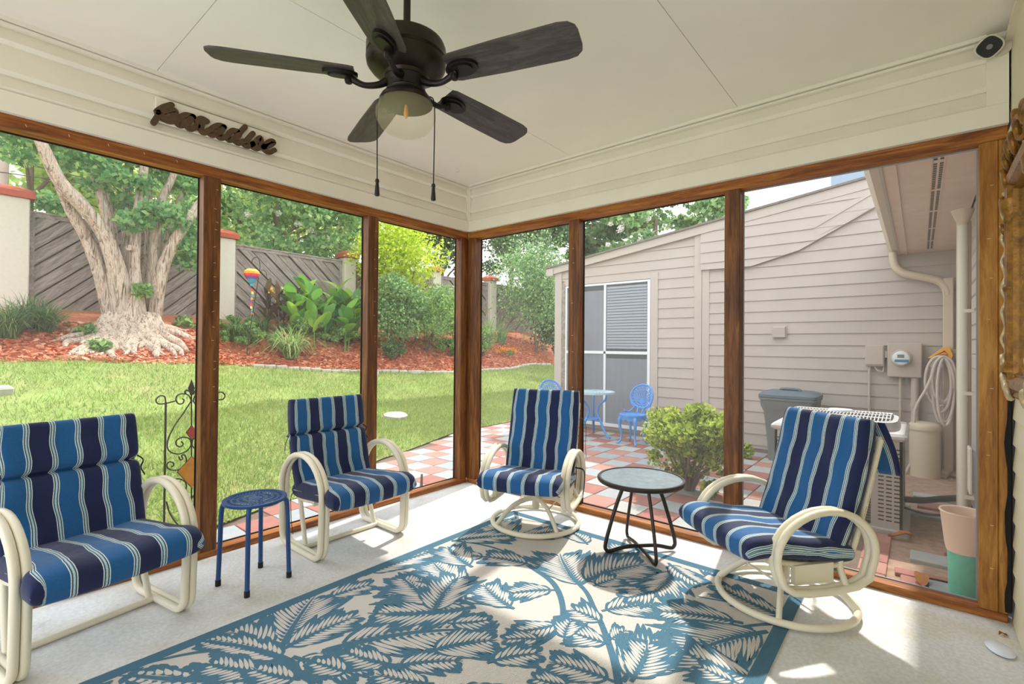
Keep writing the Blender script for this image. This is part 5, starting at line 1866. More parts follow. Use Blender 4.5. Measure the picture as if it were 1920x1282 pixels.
def bistro_chair(name, label, loc, rz):
    t = thing(name, label, 'chair', loc, rz, 'blue cast bistro chairs')
    m_ = MB()
    ringplate(m_, .16, .195, .44, 28, .018)
    ringplate(m_, .0, .05, .438, 20, .012)
    ringplate(m_, .095, .11, .438, 24, .012)
    for k in range(16):
        a = 2 * PI * k / 16
        m_.tube(catmull([(.04 * math.cos(a), .04 * math.sin(a), .433), (.1 * math.cos(a + .3), .1 * math.sin(a + .3), .433), (.17 * math.cos(a), .17 * math.sin(a), .433)], 4), .007, 5)
    m_.build('seat', 'bistro_blue', t, smooth=40)
    m_ = MB()
    for k in range(28):
        a0, a1 = 2 * PI * k / 28, 2 * PI * (k + 1) / 28
        dz = .05 + .03 * abs(math.sin(a0 * 4))
        m_.add([(.185 * math.cos(a0), .185 * math.sin(a0), .43), (.185 * math.cos(a1), .185 * math.sin(a1), .43), (.175 * math.cos(a1), .175 * math.sin(a1), .43 - .05 - .03 * abs(math.sin(a1 * 4))), (.175 * math.cos(a0), .175 * math.sin(a0), .43 - dz)], [(0, 1, 2, 3)])
    m_.build('apron', 'bistro_blue', t, smooth=40)
    for k in range(4):
        a = PI / 4 + k * PI / 2
        P = [(r * math.cos(a), r * math.sin(a), z) for r, z in ((.15, .42), (.19, .36), (.19, .28), (.165, .16), (.17, .07), (.2, .025), (.235, .015))]
        MB().tube(catmull(P, 4), [.028, .03, .022, .015, .014, .018, .014], 8).build('leg', 'bistro_blue', t, smooth=50)
    # oval lace back on the +Y side
    def bk(u, v):      # u across, v up the back
        return (u, .175 + v * .2 + .04 * (1 - (u / .2) ** 2), .47 + v * .95 * .98)
    m_ = MB()
    ov = [bk(.19 * math.cos(a), .235 + .185 * math.sin(a)) for a in np.linspace(0, 2 * PI, 41)[:-1]]
    m_.tube(ov, .014, 8, closed=True)
    m_.tube([bk(.125 * math.cos(a), .215 + .125 * math.sin(a)) for a in np.linspace(0, 2 * PI, 33)[:-1]], .008, 6, closed=True)
    m_.build('back_frame', 'bistro_blue', t, smooth=50)
    m_ = MB()
    for k in range(11):
        a = PI * (-.05 + 1.1 * k / 10)
        m_.tube(catmull([bk(0, .1), bk(.07 * math.cos(a), .16 + .07 * math.sin(a)), bk(.125 * math.cos(a), .215 + .125 * math.sin(a))], 4), [.006, .007, .01], 5)
    for k in range(20):
        a = 2 * PI * k / 20
        c0 = (.158 * math.cos(a), .225 + .156 * math.sin(a))
        m_.tube([bk(c0[0] + .022 * math.cos(b), c0[1] + .022 * math.sin(b)) for b in np.linspace(0, 2 * PI, 9)[:-1]], .006, 5, closed=True)
    m_.build('back_lace', 'bistro_blue', t, smooth=50)
    for s_ in (-1, 1):
        P = [bk(s_ * .19, .2), bk(s_ * .16, .1), bk(s_ * .11, .06), bk(s_ * .14, .02), (s_ * .16, .13, .45), (s_ * .18, .06, .47), (s_ * .165, .03, .48)]
        MB().tube(catmull(P, 5), .012, 7).build('scroll', 'bistro_blue', t, smooth=50)
    m_ = MB()
    m_.tube([bk(-.05, .06), (-.04, .17, .44)], .012, 6).tube([bk(.05, .06), (.04, .17, .44)], .012, 6)
    m_.build('back_stem', 'bistro_blue', t, smooth=50)
    return t


bistro_chair('bistro_chair', 'blue cast metal bistro chair beside the round shrub', (3.5, .06, GZ), math.radians(-98))
bistro_chair('bistro_chair', 'blue cast metal bistro chair behind the corner swivel rocker', (3.42, 1.38, GZ), math.radians(-30))
tb2 = thing('bistro_table', 'round pale blue cast bistro table by the white window', 'table', (3.62, .8, GZ), .3)
m_ = MB()
ringplate(m_, .29, .34, .72, 40, .03)
ringplate(m_, .0, .07, .72, 24, .015)
ringplate(m_, .16, .18, .72, 30, .015)
for k in range(24):
    a = 2 * PI * k / 24
    m_.tube(catmull([(.06 * math.cos(a), .06 * math.sin(a), .712), (.17 * math.cos(a + .2), .17 * math.sin(a + .2), .712), (.3 * math.cos(a), .3 * math.sin(a), .712)], 4), .009, 5)
m_.build('table_top', 'bistro_pale', tb2, smooth=40)
for k in range(3):
    a = k * 2 * PI / 3 + .2
    P = [(r * math.cos(a), r * math.sin(a), z) for r, z in ((.24, .69), (.22, .6), (.12, .52), (.08, .42), (.1, .33), (.14, .25), (.2, .12), (.27, .03), (.31, .015))]
    MB().tube(catmull(P, 4), [.015, .018, .016, .016, .02, .02, .018, .015], 8).build('leg', 'bistro_blue', tb2, smooth=50)
m_ = MB()
ringplate(m_, .0, .13, .3, 24, .02)
m_.build('lower_shelf', 'bistro_blue', tb2)

# ================================================================== scroll trellis with stained glass, just outside the left screen
TY = .33
def tl(u, v):
    q = aty(260 + u * .25, 690 + v * .25, TY)
    return q
cxw = tl(396, 600)[0]
base_z = GZ
tr = thing('garden_trellis', 'black scroll garden stake with red and yellow glass diamonds outside the screen', 'trellis', (cxw, TY, base_z))
def tpt(u, v, mir=1):
    q = tl(u, v)
    return ((q[0] - cxw) * mir, 0, q[2] - base_z)
SW = [[(203, 262), (195, 215), (160, 208), (130, 240), (150, 268), (210, 262), (280, 245)],
      [(325, 228), (340, 240), (330, 264), (300, 268), (280, 240), (290, 205), (330, 192), (375, 205), (394, 245)],
      [(394, 245), (340, 330), (270, 430), (225, 520), (215, 590), (240, 630), (300, 643), (360, 620), (392, 575), (380, 530), (330, 518), (285, 540), (282, 575), (310, 590), (333, 570), (320, 548)],
      [(300, 662), (312, 688), (330, 678), (322, 655), (345, 652), (358, 690), (340, 740), (280, 765), (225, 755), (212, 725), (230, 703), (258, 710), (262, 730), (245, 738)],
      [(245, 868), (260, 880), (240, 900), (212, 880), (240, 840), (300, 830), (345, 850), (358, 890), (340, 930), (305, 938), (292, 915), (310, 897), (328, 912)],
      [(300, 940), (350, 945), (394, 990)],
      [(208, 1000), (235, 1090), (300, 1180), (394, 1240)]]
for mir in (1, -1):
    MB().tube([tpt(203, 262, mir), (tpt(203, 262, mir)[0], 0, 0)], .006, 8).build('pole', 'black_iron', tr, smooth=50)
    for s_ in SW:
        MB().tube(catmull([tpt(u, v, mir) for u, v in s_], 5), .0042, 6).build('scroll', 'black_iron', tr, smooth=50)
MB().tube([tpt(396, 200), tpt(396, 1250)], .004, 6).build('centre_rod', 'black_iron', tr, smooth=50)
for (cv, hw_, hh_, mt) in ((482, 38, 54, 'red_glass'), (778, 106, 116, 'yellow_glass'), (1072, 36, 54, 'red_glass')):
    pl = [tpt(396, cv - hh_), tpt(396 + hw_, cv), tpt(396, cv + hh_), tpt(396 - hw_, cv)]
    g_ = MB().add([(p[0], -.004, p[2]) for p in pl] + [(p[0], .004, p[2]) for p in pl], [(0, 1, 2, 3), (7, 6, 5, 4), (0, 4, 5, 1), (1, 5, 6, 2), (2, 6, 7, 3), (3, 7, 4, 0)]).build('glass_diamond', mt, tr)
    MB().tube(pl, .0045, 6, closed=True).build('diamond_frame', 'black_iron', g_)
sp = [tpt(396, 84), tpt(420, 150), tpt(400, 205), tpt(392, 205), tpt(370, 150)]
MB().add([(p[0], -.005, p[2]) for p in sp] + [(p[0], .005, p[2]) for p in sp], [(0, 1, 2, 3, 4), (9, 8, 7, 6, 5)] + [(k, (k + 1) % 5, 5 + (k + 1) % 5, 5 + k) for k in range(5)]).build('spear_finial', 'black_iron', tr)
for mir in (1, -1):
    MB().tube(catmull([tpt(392, 200, mir), tpt(385, 178, mir), tpt(362, 165, mir), tpt(346, 178, mir), tpt(356, 190, mir)], 5), .005, 6).build('finial_curl', 'black_iron', tr, smooth=50)

for px, py0, py1 in ((757, 856, 892), (790, 884, 915)):
    q = atz(px, py1, GZ)
    tag(MB().prism([(-.012, -.01), (.012, -.01), (.012, .01), (-.012, .01)], lambda p: (p[0], p[1], 0), lambda p: (p[0] * .7 + .004, p[1] * .6, .14)).build('wooden_stake', 'dark_bark', loc=(q[0], q[1], GZ)),
        'thin wooden stake in the paving %s' % ('behind the right arm of the middle chair' if px < 770 else 'close to the porch corner post'), 'stake')

# ================================================================== planting helpers
def atg(px, py):
    """where a sight line meets the sloping garden"""
    d = _ray(px, py)
    t = 3.0
    while t < 40:
        p = CAM + d * t
        if p[1] > .1 and p[2] <= ground(p[0], p[1]): return p
        t += .03
    return CAM + d * 12


def leaves(centers, radii, n, size, up=.2, seed=0, aspect=.42, droop=0):
    """leaf quads gathered in clumps inside ellipsoids"""
    r = np.random.default_rng(seed)
    C = np.array(centers, float)
    Rr = np.array(radii, float)
    k = r.integers(0, len(C), n)
    d = r.normal(size=(n, 3))
    d /= np.linalg.norm(d, axis=1)[:, None]
    rad = r.random(n) ** .45
    P = C[k] + d * rad[:, None] * Rr[k]
    ax = r.normal(size=(n, 3)) + d * .8
    ax[:, 2] += up - droop
    ax /= np.linalg.norm(ax, axis=1)[:, None]
    sd_ = np.cross(ax, r.normal(size=(n, 3)))
    sd_ /= np.linalg.norm(sd_, axis=1)[:, None] + 1e-9
    L = size * r.uniform(.6, 1.3, n)[:, None]
    base = P - ax * L * .5
    tip = P + ax * L * .5
    mid = P - np.cross(ax, sd_) * L * .08
    return np.stack([base, mid + sd_ * L * aspect, tip, mid - sd_ * L * aspect], 1)


def clumps(c, R, n, rmin, rmax, seed, shell=.5):
    r = random.Random(seed)
    out, rr = [], []
    for k in range(n):
        while True:
            v = np.array([r.uniform(-1, 1) for _ in range(3)])
            m = np.linalg.norm(v)
            if shell * .6 < m < 1: break
        out.append(np.array(c) + v * np.array(R))
        s_ = r.uniform(rmin, rmax)
        rr.append((s_, s_, s_ * .75))
    return out, rr


def tree(name, label, px, py, y, rpx, rpy, mat, n, size, seed, ncl=26, trunk=True, base=None, extra=None, group='trees beyond the fence', cat='tree', z_ground=None, bark='dark_bark'):
    """crown centred on a sight line at depth y; trunk down to the ground"""
    c = aty(px, py, y)
    dist = np.linalg.norm(c - CAM)
    m = dist / F_PX
    R = (rpx * m, min(rpx, 140) * m * .8, rpy * m)
    gz = z_ground if z_ground is not None else (FZ - .05 if y > FY else ground(c[0], y))
    t = thing(name, label, cat, (c[0], c[1], gz), group=group)
    cs, rr = clumps((0, 0, c[2] - gz), R, ncl, .22 * min(R), .48 * min(R), seed)
    Q = leaves(cs, rr, n, size, seed=seed)
    quads('crown', Q, mat, t)
    if trunk:
        top = c[2] - gz
        rn = random.Random(seed)
        MB().tube(catmull([(0, 0, -.1), (.05, .03, top * .35), (-.04, 0, top * .7), (.02, .03, top + R[2] * .4)], 6), [.16, .12, .09, .03], 8, noise=.08).build('trunk', bark, t, smooth=60)
        for k in range(5):
            a = rn.uniform(0, 2 * PI)
            z0 = top * rn.uniform(.45, .9)
            MB().tube(catmull([(0, 0, z0), (R[0] * .3 * math.cos(a), R[1] * .3 * math.sin(a), z0 + R[2] * .3), (R[0] * .7 * math.cos(a), R[1] * .7 * math.sin(a), z0 + R[2] * .5)], 5), [.06, .04, .012], 6).build('branch', bark, t, smooth=60)
    return t, (c, R, gz)


def blossoms(t, info, n, size, mat, seed):
    c, R, gz = info
    r = np.random.default_rng(seed)
    cs, rr = clumps((0, -R[1] * .5, c[2] - gz), (R[0] * .9, R[1] * .5, R[2] * .9), n, size, size * 1.3, seed)
    quads('blossom', leaves(cs, rr, n * 60, .045, seed=seed, aspect=.5), mat, t)['kind'] = 'stuff'


def strap_clump(name, label, px, py, n, L, wid, mat, seed, cat='grass clump', group=None, lean=.8):
    p = atg(px, py)
    t = thing(name, label, cat, p, group=group)
    r = random.Random(seed)
    Q = []
    for k in range(n):
        a = r.uniform(0, 2 * PI)
        l = L * r.uniform(.6, 1.15)
        s0 = r.uniform(.3, 1.0) * lean
        b0 = np.array([r.uniform(-.1, .1) * L, r.uniform(-.1, .1) * L, 0])
        d = np.array([math.cos(a), math.sin(a), 0])
        sd_ = np.array([-math.sin(a), math.cos(a), 0]) * wid
        pts = []
        for u in np.linspace(0, 1, 5):
            pts.append(b0 + d * l * s0 * u ** 1.4 + V(0, 0, l * (u * .95 - .75 * s0 * u ** 2.6)))
        for i in range(4):
            w0, w1 = (1 - i / 4.6), (1 - (i + 1) / 4.6)
            Q.append([pts[i] - sd_ * w0, pts[i] + sd_ * w0, pts[i + 1] + sd_ * w1, pts[i + 1] - sd_ * w1])
    quads('blades', Q, mat, t)
    return t


def shrub(name, label, px, py, hpx, wpx, mat, n, size, seed, cat='shrub', group='garden shrubs', y=None, stems=5, ncl=22, low=.15):
    p = atg(px, py) if y is None else aty(px, py, y)
    if y is not None: p[2] = ground(p[0], p[1])
    m = np.linalg.norm(p - CAM) / F_PX
    t = thing(name, label, cat, p, group=group)
    h, w_ = hpx * m, wpx * m
    cs, rr = clumps((0, 0, h * (.5 + low / 2)), (w_ / 2 * .8, w_ / 2 * .7, h * (.5 - low / 2) * .85), ncl, .16 * h, .3 * h, seed, .3)
    quads('foliage', leaves(cs, rr, n, size, seed=seed), mat, t)
    r = random.Random(seed)
    for k in range(stems):
        a = r.uniform(0, 2 * PI)
        MB().tube(catmull([(0, 0, -.03), (.1 * w_ * math.cos(a), .1 * w_ * math.sin(a), h * .3), (.3 * w_ * math.cos(a), .3 * w_ * math.sin(a), h * .75)], 5), [.02, .014, .005], 6).build('stem', 'dark_bark', t, smooth=60)
    return t


# ================================================================== trees beyond the fence
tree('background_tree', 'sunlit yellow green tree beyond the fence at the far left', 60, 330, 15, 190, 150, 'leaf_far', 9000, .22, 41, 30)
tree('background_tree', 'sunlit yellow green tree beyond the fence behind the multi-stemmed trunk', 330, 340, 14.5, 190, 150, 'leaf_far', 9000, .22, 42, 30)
tr1, inf = tree('flowering_tree', 'crepe myrtle with white blossoms overhanging the fence behind the canna', 520, 400, 10.6, 140, 105, 'leaf_mid', 9500, .13, 43, 34)
blossoms(tr1, inf, 10, .09, 'flower_white', 3)
tr1, inf = tree('flowering_tree', 'leafy crepe myrtle with white blossoms behind the second porch post', 640, 415, 11.2, 100, 95, 'leaf_mid', 7500, .13, 44, 26)
blossoms(tr1, inf, 8, .09, 'flower_white', 5)
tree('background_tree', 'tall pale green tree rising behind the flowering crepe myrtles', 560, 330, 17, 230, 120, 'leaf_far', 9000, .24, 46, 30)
tree('conifer_tree', 'dark conifer beyond the fence left of the porch corner post', 830, 450, 12.5, 70, 90, 'leaf_dark', 6500, .15, 47, 26)
tree('conifer_tree', 'dark conifer beyond the fence right of the porch corner post', 960, 430, 13.5, 90, 95, 'leaf_dark', 7500, .16, 48, 28)
tree('background_tree', 'dark leafy tree filling the gap over the porch corner', 890, 390, 17, 170, 80, 'leaf_dark', 7000, .22, 49, 28)
def tree_x(name, label, px, py, x, rpx, rpy, mat, n, size, seed, ncl, gz):
    c = atx(px, py, x)
    m = np.linalg.norm(c - CAM) / F_PX
    R = (min(rpx, 120) * m * .8, rpx * m, rpy * m)
    t = thing(name, label, 'tree', (c[0], c[1], gz), group='trees behind the wing roof')
    cs, rr = clumps((0, 0, c[2] - gz), R, ncl, .22 * min(R), .45 * min(R), seed)
    quads('crown', leaves(cs, rr, n, size, seed=seed), mat, t)
    MB().tube(catmull([(0, 0, -.1), (.05, .1, (c[2] - gz) * .5), (0, 0, c[2] - gz)], 6), [.17, .12, .06], 8).build('trunk', 'dark_bark', t, smooth=60)
    return t, (c, R, gz)
t9, i9 = tree_x('flowering_tree', 'white flowered crepe myrtle rising behind the wing roof', 1230, 410, 11.5, 130, 75, 'leaf_mid', 9000, .15, 51, 34, .4)
cs, rr = clumps((-i9[1][0] * .5, 0, i9[0][2] - i9[2]), (i9[1][0] * .4, i9[1][1] * .9, i9[1][2] * .9), 16, .09, .13, 6)
quads('blossom', leaves(cs, rr, 1000, .05, seed=6, aspect=.5), 'flower_white', t9)['kind'] = 'stuff'
tree_x('background_tree', 'dark green tree behind the left end of the wing roof', 1110, 420, 13, 90, 75, 'leaf_dark', 6500, .17, 52, 26, .5)
tree_x('background_tree', 'green tree peeking over the wing roof beside the third porch post', 1330, 400, 12.5, 70, 50, 'leaf_mid', 5000, .16, 53, 18, .5)

# ================================================================== the multi-stemmed crepe myrtle on the lawn edge
BY = 7.55
bp = atg(240, 632)
BY = bp[1] + .35
root0 = aty(243, 600, BY)
gz0 = ground(root0[0], BY)
cm = thing('crepe_myrtle', 'big multi-stemmed crepe myrtle with peeling bark and spreading bare roots', 'tree', (root0[0], BY, gz0))
mpp = np.linalg.norm(root0 - CAM) / F_PX
def cp(px, py, dy=0):
    q = aty(px, py, BY + dy)
    return (q[0] - root0[0], dy, q[2] - gz0)
STEMS = [([(232, 600, 0), (222, 520, -.1), (195, 440, -.2), (158, 390, -.3), (112, 340, -.4), (84, 282, -.5), (40, 180, -.6)], [24, 20, 15, 14, 13, 11, 7]),
         ([(212, 600, .1), (190, 520, .05), (165, 450, 0), (132, 392, -.1), (112, 350, -.25)], [18, 15, 13, 11, 9]),
         ([(228, 590, .2), (212, 500, .2), (203, 420, .25), (188, 360, .3), (168, 300, .35), (150, 200, .5)], [16, 12, 11, 10, 9, 6]),
         ([(245, 600, .1), (240, 500, .25), (238, 390, .4), (242, 300, .55), (246, 190, .7)], [22, 13, 9.5, 9, 6]),
         ([(252, 600, -.1), (252, 500, -.05), (258, 400, 0), (272, 300, .1), (285, 190, .2)], [24, 12, 9.5, 9, 6]),
         ([(285, 600, .1), (288, 510, .1), (291, 440, .1), (301, 380, .1), (326, 325, .15), (350, 210, .2)], [19, 14, 12, 10, 8, 6]),
         ([(290, 590, .0), (303, 510, -.1), (328, 450, -.2), (362, 400, -.3), (410, 330, -.3)], [17, 14, 13, 11, 8]),
         ([(270, 590, .3), (276, 480, .5), (280, 380, .6), (278, 290, .7)], [12, 8, 7, 6]),
         ([(222, 560, .4), (214, 450, .6), (205, 360, .7), (190, 280, .8)], [10, 8, 7, 6]),
         ([(300, 480, .2), (320, 420, .35), (345, 350, .4), (365, 300, .5)], [8, 7, 6, 5])]
for k, (pts, rr) in enumerate(STEMS):
    P = catmull([cp(*p) for p in pts], 7)
    MB().tube(P, [max(.028, r * mpp * .6) for r in rr], 14, noise=.09, rnd=k).build('stem', 'bark_strip', cm, smooth=70)
MB().tube(catmull([cp(252, 470, -.05), cp(246, 465, -.14), cp(241, 464, -.2)], 4), [.06, .055, .05], 12).build('cut_stub', 'bark_strip', cm, smooth=70)
rn = random.Random(77)
ROOTS = [(112, 652), (92, 640), (135, 668), (150, 628), (172, 668), (188, 645), (205, 672), (228, 668), (250, 660), (262, 675), (285, 668), (305, 672), (322, 655), (340, 668), (362, 662), (372, 640), (350, 618), (330, 640), (120, 622), (160, 615), (275, 650), (215, 655)]
for k in range(26):
    ROOTS.append((rn.uniform(120, 368), rn.uniform(628, 674)))
for k, (px, py) in enumerate(ROOTS):
    e = atg(px, py)
    sx = 243 + (px - 240) * .3
    st_ = np.array(cp(min(300, max(205, sx)), 592, -.12))
    en = np.array([e[0] - root0[0], e[1] - BY, 0.0])
    pts = [st_]
    for u in (.16, .34, .55, .78, 1.0):
        x, y = st_[0] * (1 - u) + en[0] * u, st_[1] * (1 - u) + en[1] * u
        x += .09 * math.sin(u * 7 + k * 2.1) * u
        zz = ground(x + root0[0], y + BY) - gz0 + .05 * (1 - u) + (.16 * (1 - u / .34) if u < .34 else 0) + .025 * math.sin(u * 9 + k)
        pts.append(np.array([x, y, zz]))
    r0 = rn.uniform(.07, .115)
    MB().tube(catmull(pts, 5), [r0 * 1.1, r0 * 1.0, r0 * .85, r0 * .75, r0 * .55, r0 * .25], 9, noise=.12, rnd=k).build('root', 'bark_strip', cm, smooth=70)
CL = [(20, 255, -.3), (60, 265, 0), (110, 262, -.2), (150, 275, .2), (30, 290, .5), (185, 305, 0), (215, 330, -.2), (225, 300, .3), (180, 345, .4), (262, 345, -.1), (300, 300, .2), (290, 395, -.35), (250, 415, -.3), (330, 405, -.3), (355, 430, -.2), (365, 390, .1),
      (345, 350, .3), (320, 290, .5), (370, 310, .2), (200, 270, .3), (260, 280, .6), (355, 465, -.1), (310, 330, .4), (365, 340, -.3), (120, 300, .6), (240, 380, .3), (350, 490, .1), (330, 440, .4), (90, 380, 1.0), (120, 390, .9)]
cs, rr = [], []
for (px, py, dy) in CL:
    cs.append(cp(px, py, dy)); rr.append((.3, .3, .2))
for k in range(46):
    a = rn.uniform(0, 2 * PI); u = rn.random() ** .5
    cs.append((3.0 * u * math.cos(a), 2.2 * u * math.sin(a) + .3, rn.uniform(3.9, 6.0))); rr.append((.6, .6, .4))
quads('crown', leaves(cs, rr, 13000, .11, seed=60, aspect=.36), 'leaf_crepe', cm)
for k, (px, py) in enumerate([(268, 545), (345, 612), (185, 660), (165, 630)]):
    q = atg(px, py) if k else None
    c_ = cp(px, py, -.3) if k == 0 else (q[0] - root0[0], q[1] - BY, q[2] - gz0 + .08)
    quads('sucker_shoots', leaves([c_], [(.18, .18, .14)], 160, .09, seed=80 + k), 'leaf_shrub', cm)

# ================================================================== bed planting
strap_clump('liriope_clump', 'dark grassy liriope clump at the far left of the bed', 15, 634, 420, .85, .009, 'leaf_liriope', 1, lean=1.1, group='liriope clumps')
strap_clump('liriope_clump', 'dark grassy liriope clump below the left fence panel', 84, 622, 420, .8, .009, 'leaf_liriope', 2, lean=1.1, group='liriope clumps')
strap_clump('liriope_clump', 'dark grassy liriope clump at the left pillar foot', 50, 616, 300, .8, .009, 'leaf_liriope', 12, lean=1.1, group='liriope clumps')
strap_clump('liriope_clump', 'grassy liriope clump at the foot of the balloon spinner', 440, 640, 380, .8, .009, 'leaf_liriope', 3, lean=1.1, group='liriope clumps')
strap_clump('liriope_clump', 'grassy liriope clump left of the dark leaved plant', 490, 628, 260, .7, .009, 'leaf_liriope', 4, lean=1.1, group='liriope clumps')
strap_clump('strap_leaf_plant', 'pale variegated arching strap leaf clump at the bed edge', 545, 672, 300, 1.1, .013, 'leaf_strap', 5, lean=1.25)
for k, (px, py, lab) in enumerate([(470, 652, 'low pale green ground cover beside the balloon spinner'), (610, 646, 'low pale green ground cover in front of the canna'), (655, 645, 'low pale green ground cover beside the second porch post'), (575, 630, 'low pale green ground cover under the left canna leaves'), (425, 628, 'low pale green ground cover at the first porch post'), (845, 668, 'low pale green ground cover at the corner post foot')]):
    shrub('ground_cover', lab, px, py, 32, 135, 'leaf_shrub', 2600, .06, 90 + k, 'ground cover', 'ground cover patches', stems=2, ncl=16, low=.05)

# canna: broad leaves, each one a part
LM = {}
def broad_leaf(L, w_, mat, bend):
    key = (L, w_, mat, bend)
    if key in LM: return LM[key]
    vs, fs = [], []
    n = 6
    for i in range(n + 1):
        u = i / n
        ww_ = w_ * math.sin(PI * min(.98, u * .9 + .07)) ** .8
        for s_ in (-1, 0, 1):
            vs.append((s_ * ww_, L * (u - .12 * bend * u * u), .03 * L * abs(s_) - bend * L * u ** 2.2 * .55))
    for i in range(n):
        for k in range(2):
            fs.append((i * 3 + k, i * 3 + k + 1, (i + 1) * 3 + k + 1, (i + 1) * 3 + k))
    me = bpy.data.meshes.new('leaf')
    me.from_pydata(vs, [], fs)
    me.shade_smooth()
    me.materials.append(M[mat])
    LM[key] = me
    return me


def objleaf(name, cols):
    """leaf material with a random tint per object"""
    m, nt, b = nodes(name)
    oi = nt.nodes.new('ShaderNodeObjectInfo')
    r = ramp(nt, oi.outputs['Random'], [(i / (len(cols) - 1), s2l(c)) for i, c in enumerate(cols)])
    nt.links.new(r.outputs[0], b.inputs['Base Color'])
    b.inputs['Roughness'].default_value = .4
    tt = nt.nodes.new('ShaderNodeBsdfTranslucent')
    nt.links.new(r.outputs[0], tt.inputs['Color'])
    mix = nt.nodes.new('ShaderNodeMixShader')
    mix.inputs[0].default_value = .4
    nt.links.new(b.outputs[0], mix.inputs[1]); nt.links.new(tt.outputs[0], mix.inputs[2])
    nt.links.new(mix.outputs[0], nt.nodes['Material Output'].inputs[0])


objleaf('leaf_canna', [(84, 138, 74), (104, 160, 76), (140, 190, 76), (176, 212, 84)])
objleaf('leaf_purple', [(66, 48, 44), (92, 66, 50), (128, 100, 48), (80, 78, 70), (104, 62, 52)])


def leafy_clump(name, label, cat, px, py, stalks, h, spread, L, w_, mat, nl, seed):
    p = atg(px, py)
    t = thing(name, label, cat, p)
    r = random.Random(seed)
    for s_ in range(stalks):
        a = r.uniform(0, 2 * PI)
        d = math.sqrt(r.random()) * spread
        bx, by = d * math.cos(a), d * math.sin(a) * .5
        hh = h * r.uniform(.65, 1.05)
        gz = ground(p[0] + bx, p[1] + by) - p[2]
        lx, ly = bx * .18 + r.uniform(-.05, .05), by * .2
        MB().tube([(bx, by, gz - .02), (bx + lx * .5, by + ly * .5, gz + hh * .5), (bx + lx, by + ly, gz + hh * .92)], [.014, .012, .006], 6).build('stalk', 'stem_green' if 'canna' in mat else 'dark_bark', t, smooth=60)
        for k in range(nl):
            u = .25 + .75 * (k + r.random() * .5) / nl
            me = broad_leaf(L * r.choice([.8, 1.0, 1.15]), w_ * r.choice([.85, 1.0]), mat, r.choice([.25, .5, .9]))
            o = link('leaf', me, None, t, (bx + lx * u, by + ly * u, gz + hh * u * .95), (r.uniform(.75, 1.35), r.uniform(-.2, .2), a + k * 2.4 + r.uniform(-.4, .4)))
    return t


leafy_clump('canna_plant', 'large clump of bright green broad leaved canna in front of the fence', 'plant', 618, 640, 22, 1.3, .85, .5, .13, 'leaf_canna', 6, 5)
leafy_clump('cordyline_plant', 'dark bronze leaved plant between the balloon spinner and the canna', 'plant', 520, 622, 9, 1.0, .35, .4, .06, 'leaf_purple', 6, 9)

# shrubs right of the canna
shrub('garden_shrub', 'green shrub behind the second porch post', 735, 668, 150, 110, 'leaf_mid', 8000, .07, 21)
shrub('garden_shrub', 'pale green feathery shrub left of the porch corner post', 800, 662, 130, 150, 'leaf_shrub', 7500, .06, 22)
shrub('garden_shrub', 'low green shrub at the porch corner post', 850, 650, 110, 100, 'leaf_shrub', 6000, .06, 23)
shrub('garden_shrub', 'small silvery green bush spilling over the edging', 735, 676, 38, 50, 'leaf_liriope', 1400, .05, 24, stems=3)
yt = shrub('yellow_shrub', 'tall bright yellow green shrub tree right of the second porch post', 750, 640, 235, 120, 'leaf_yellow', 7500, .085, 25, ncl=34, low=.4)
shrub('garden_shrub', 'yellow tinged shrub under the yellow green tree', 780, 640, 110, 90, 'leaf_yellow', 1800, .07, 26)
strap_clump('iris_clump', 'upright pale green iris clump right of the porch corner post', 912, 648, 150, 1.25, .014, 'leaf_shrub', 31, lean=.55)
strap_clump('iris_clump', 'upright green iris clump between the corner post and the big bush', 940, 645, 110, 1.1, .014, 'leaf_mid', 32, lean=.6)
shrub('garden_shrub', 'leafy bush at the foot of the iris', 905, 668, 55, 60, 'leaf_shrub', 2600, .06, 33)
bsh = shrub('big_bush', 'large dark green bush left of the wing corner', 1005, 662, 215, 140, 'leaf_mid', 12000, .085, 34, ncl=36, low=.1)
shrub('big_bush', 'dark green bush reaching down to the lawn beside the wing corner', 1040, 668, 130, 80, 'leaf_dark', 5000, .09, 35, ncl=22, low=.05)
fl = shrub('marigold_patch', 'patch of orange marigolds at the bed edge', 945, 668, 14, 60, 'leaf_shrub', 500, .05, 36, 'flowers', None, stems=1, ncl=12, low=.05)
fl_p = atg(945, 668)
mm = np.linalg.norm(fl_p - CAM) / F_PX
cs, rr = clumps((0, -.05, 12 * mm), (28 * mm, 16 * mm, 4 * mm), 26, .04, .06, 8, .1)
quads('flower_heads', leaves(cs, rr, 1400, .04, seed=9, aspect=.5), 'flower_orange', fl)['kind'] = 'stuff'

# fallen straw between the roots
# ================================================================== round shrub on the patio
sp_ = thing('round_shrub', 'rounded azalea shrub with bare lower twigs on the patio', 'shrub', (1.74, -1.41, GZ))
cs, rr = clumps((0, 0, .6), (.4, .46, .2), 54, .09, .16, 70, .35)
quads('foliage', leaves(cs, rr, 10500, .042, seed=71, up=.7), 'leaf_azalea', sp_)
cs, rr = clumps((0, 0, .3), (.38, .44, .12), 26, .06, .1, 72, .3)
quads('lower_foliage', leaves(cs, rr, 1300, .045, seed=73, up=.4), 'leaf_azalea', sp_)
rn = random.Random(19)
for k in range(26):
    a = rn.uniform(0, 2 * PI)
    r1 = rn.uniform(.15, .4)
    P = [(.03 * math.cos(a), .03 * math.sin(a), -.02), (r1 * .35 * math.cos(a), r1 * .35 * math.sin(a), .14 + rn.uniform(0, .06)), (r1 * .8 * math.cos(a + .3), r1 * .8 * math.sin(a + .3), .32), (r1 * math.cos(a + .2), r1 * math.sin(a + .2), .55)]
    MB().tube(catmull(P, 5), [.014, .01, .007, .003], 6).build('twig', 'dark_bark', sp_, smooth=60)
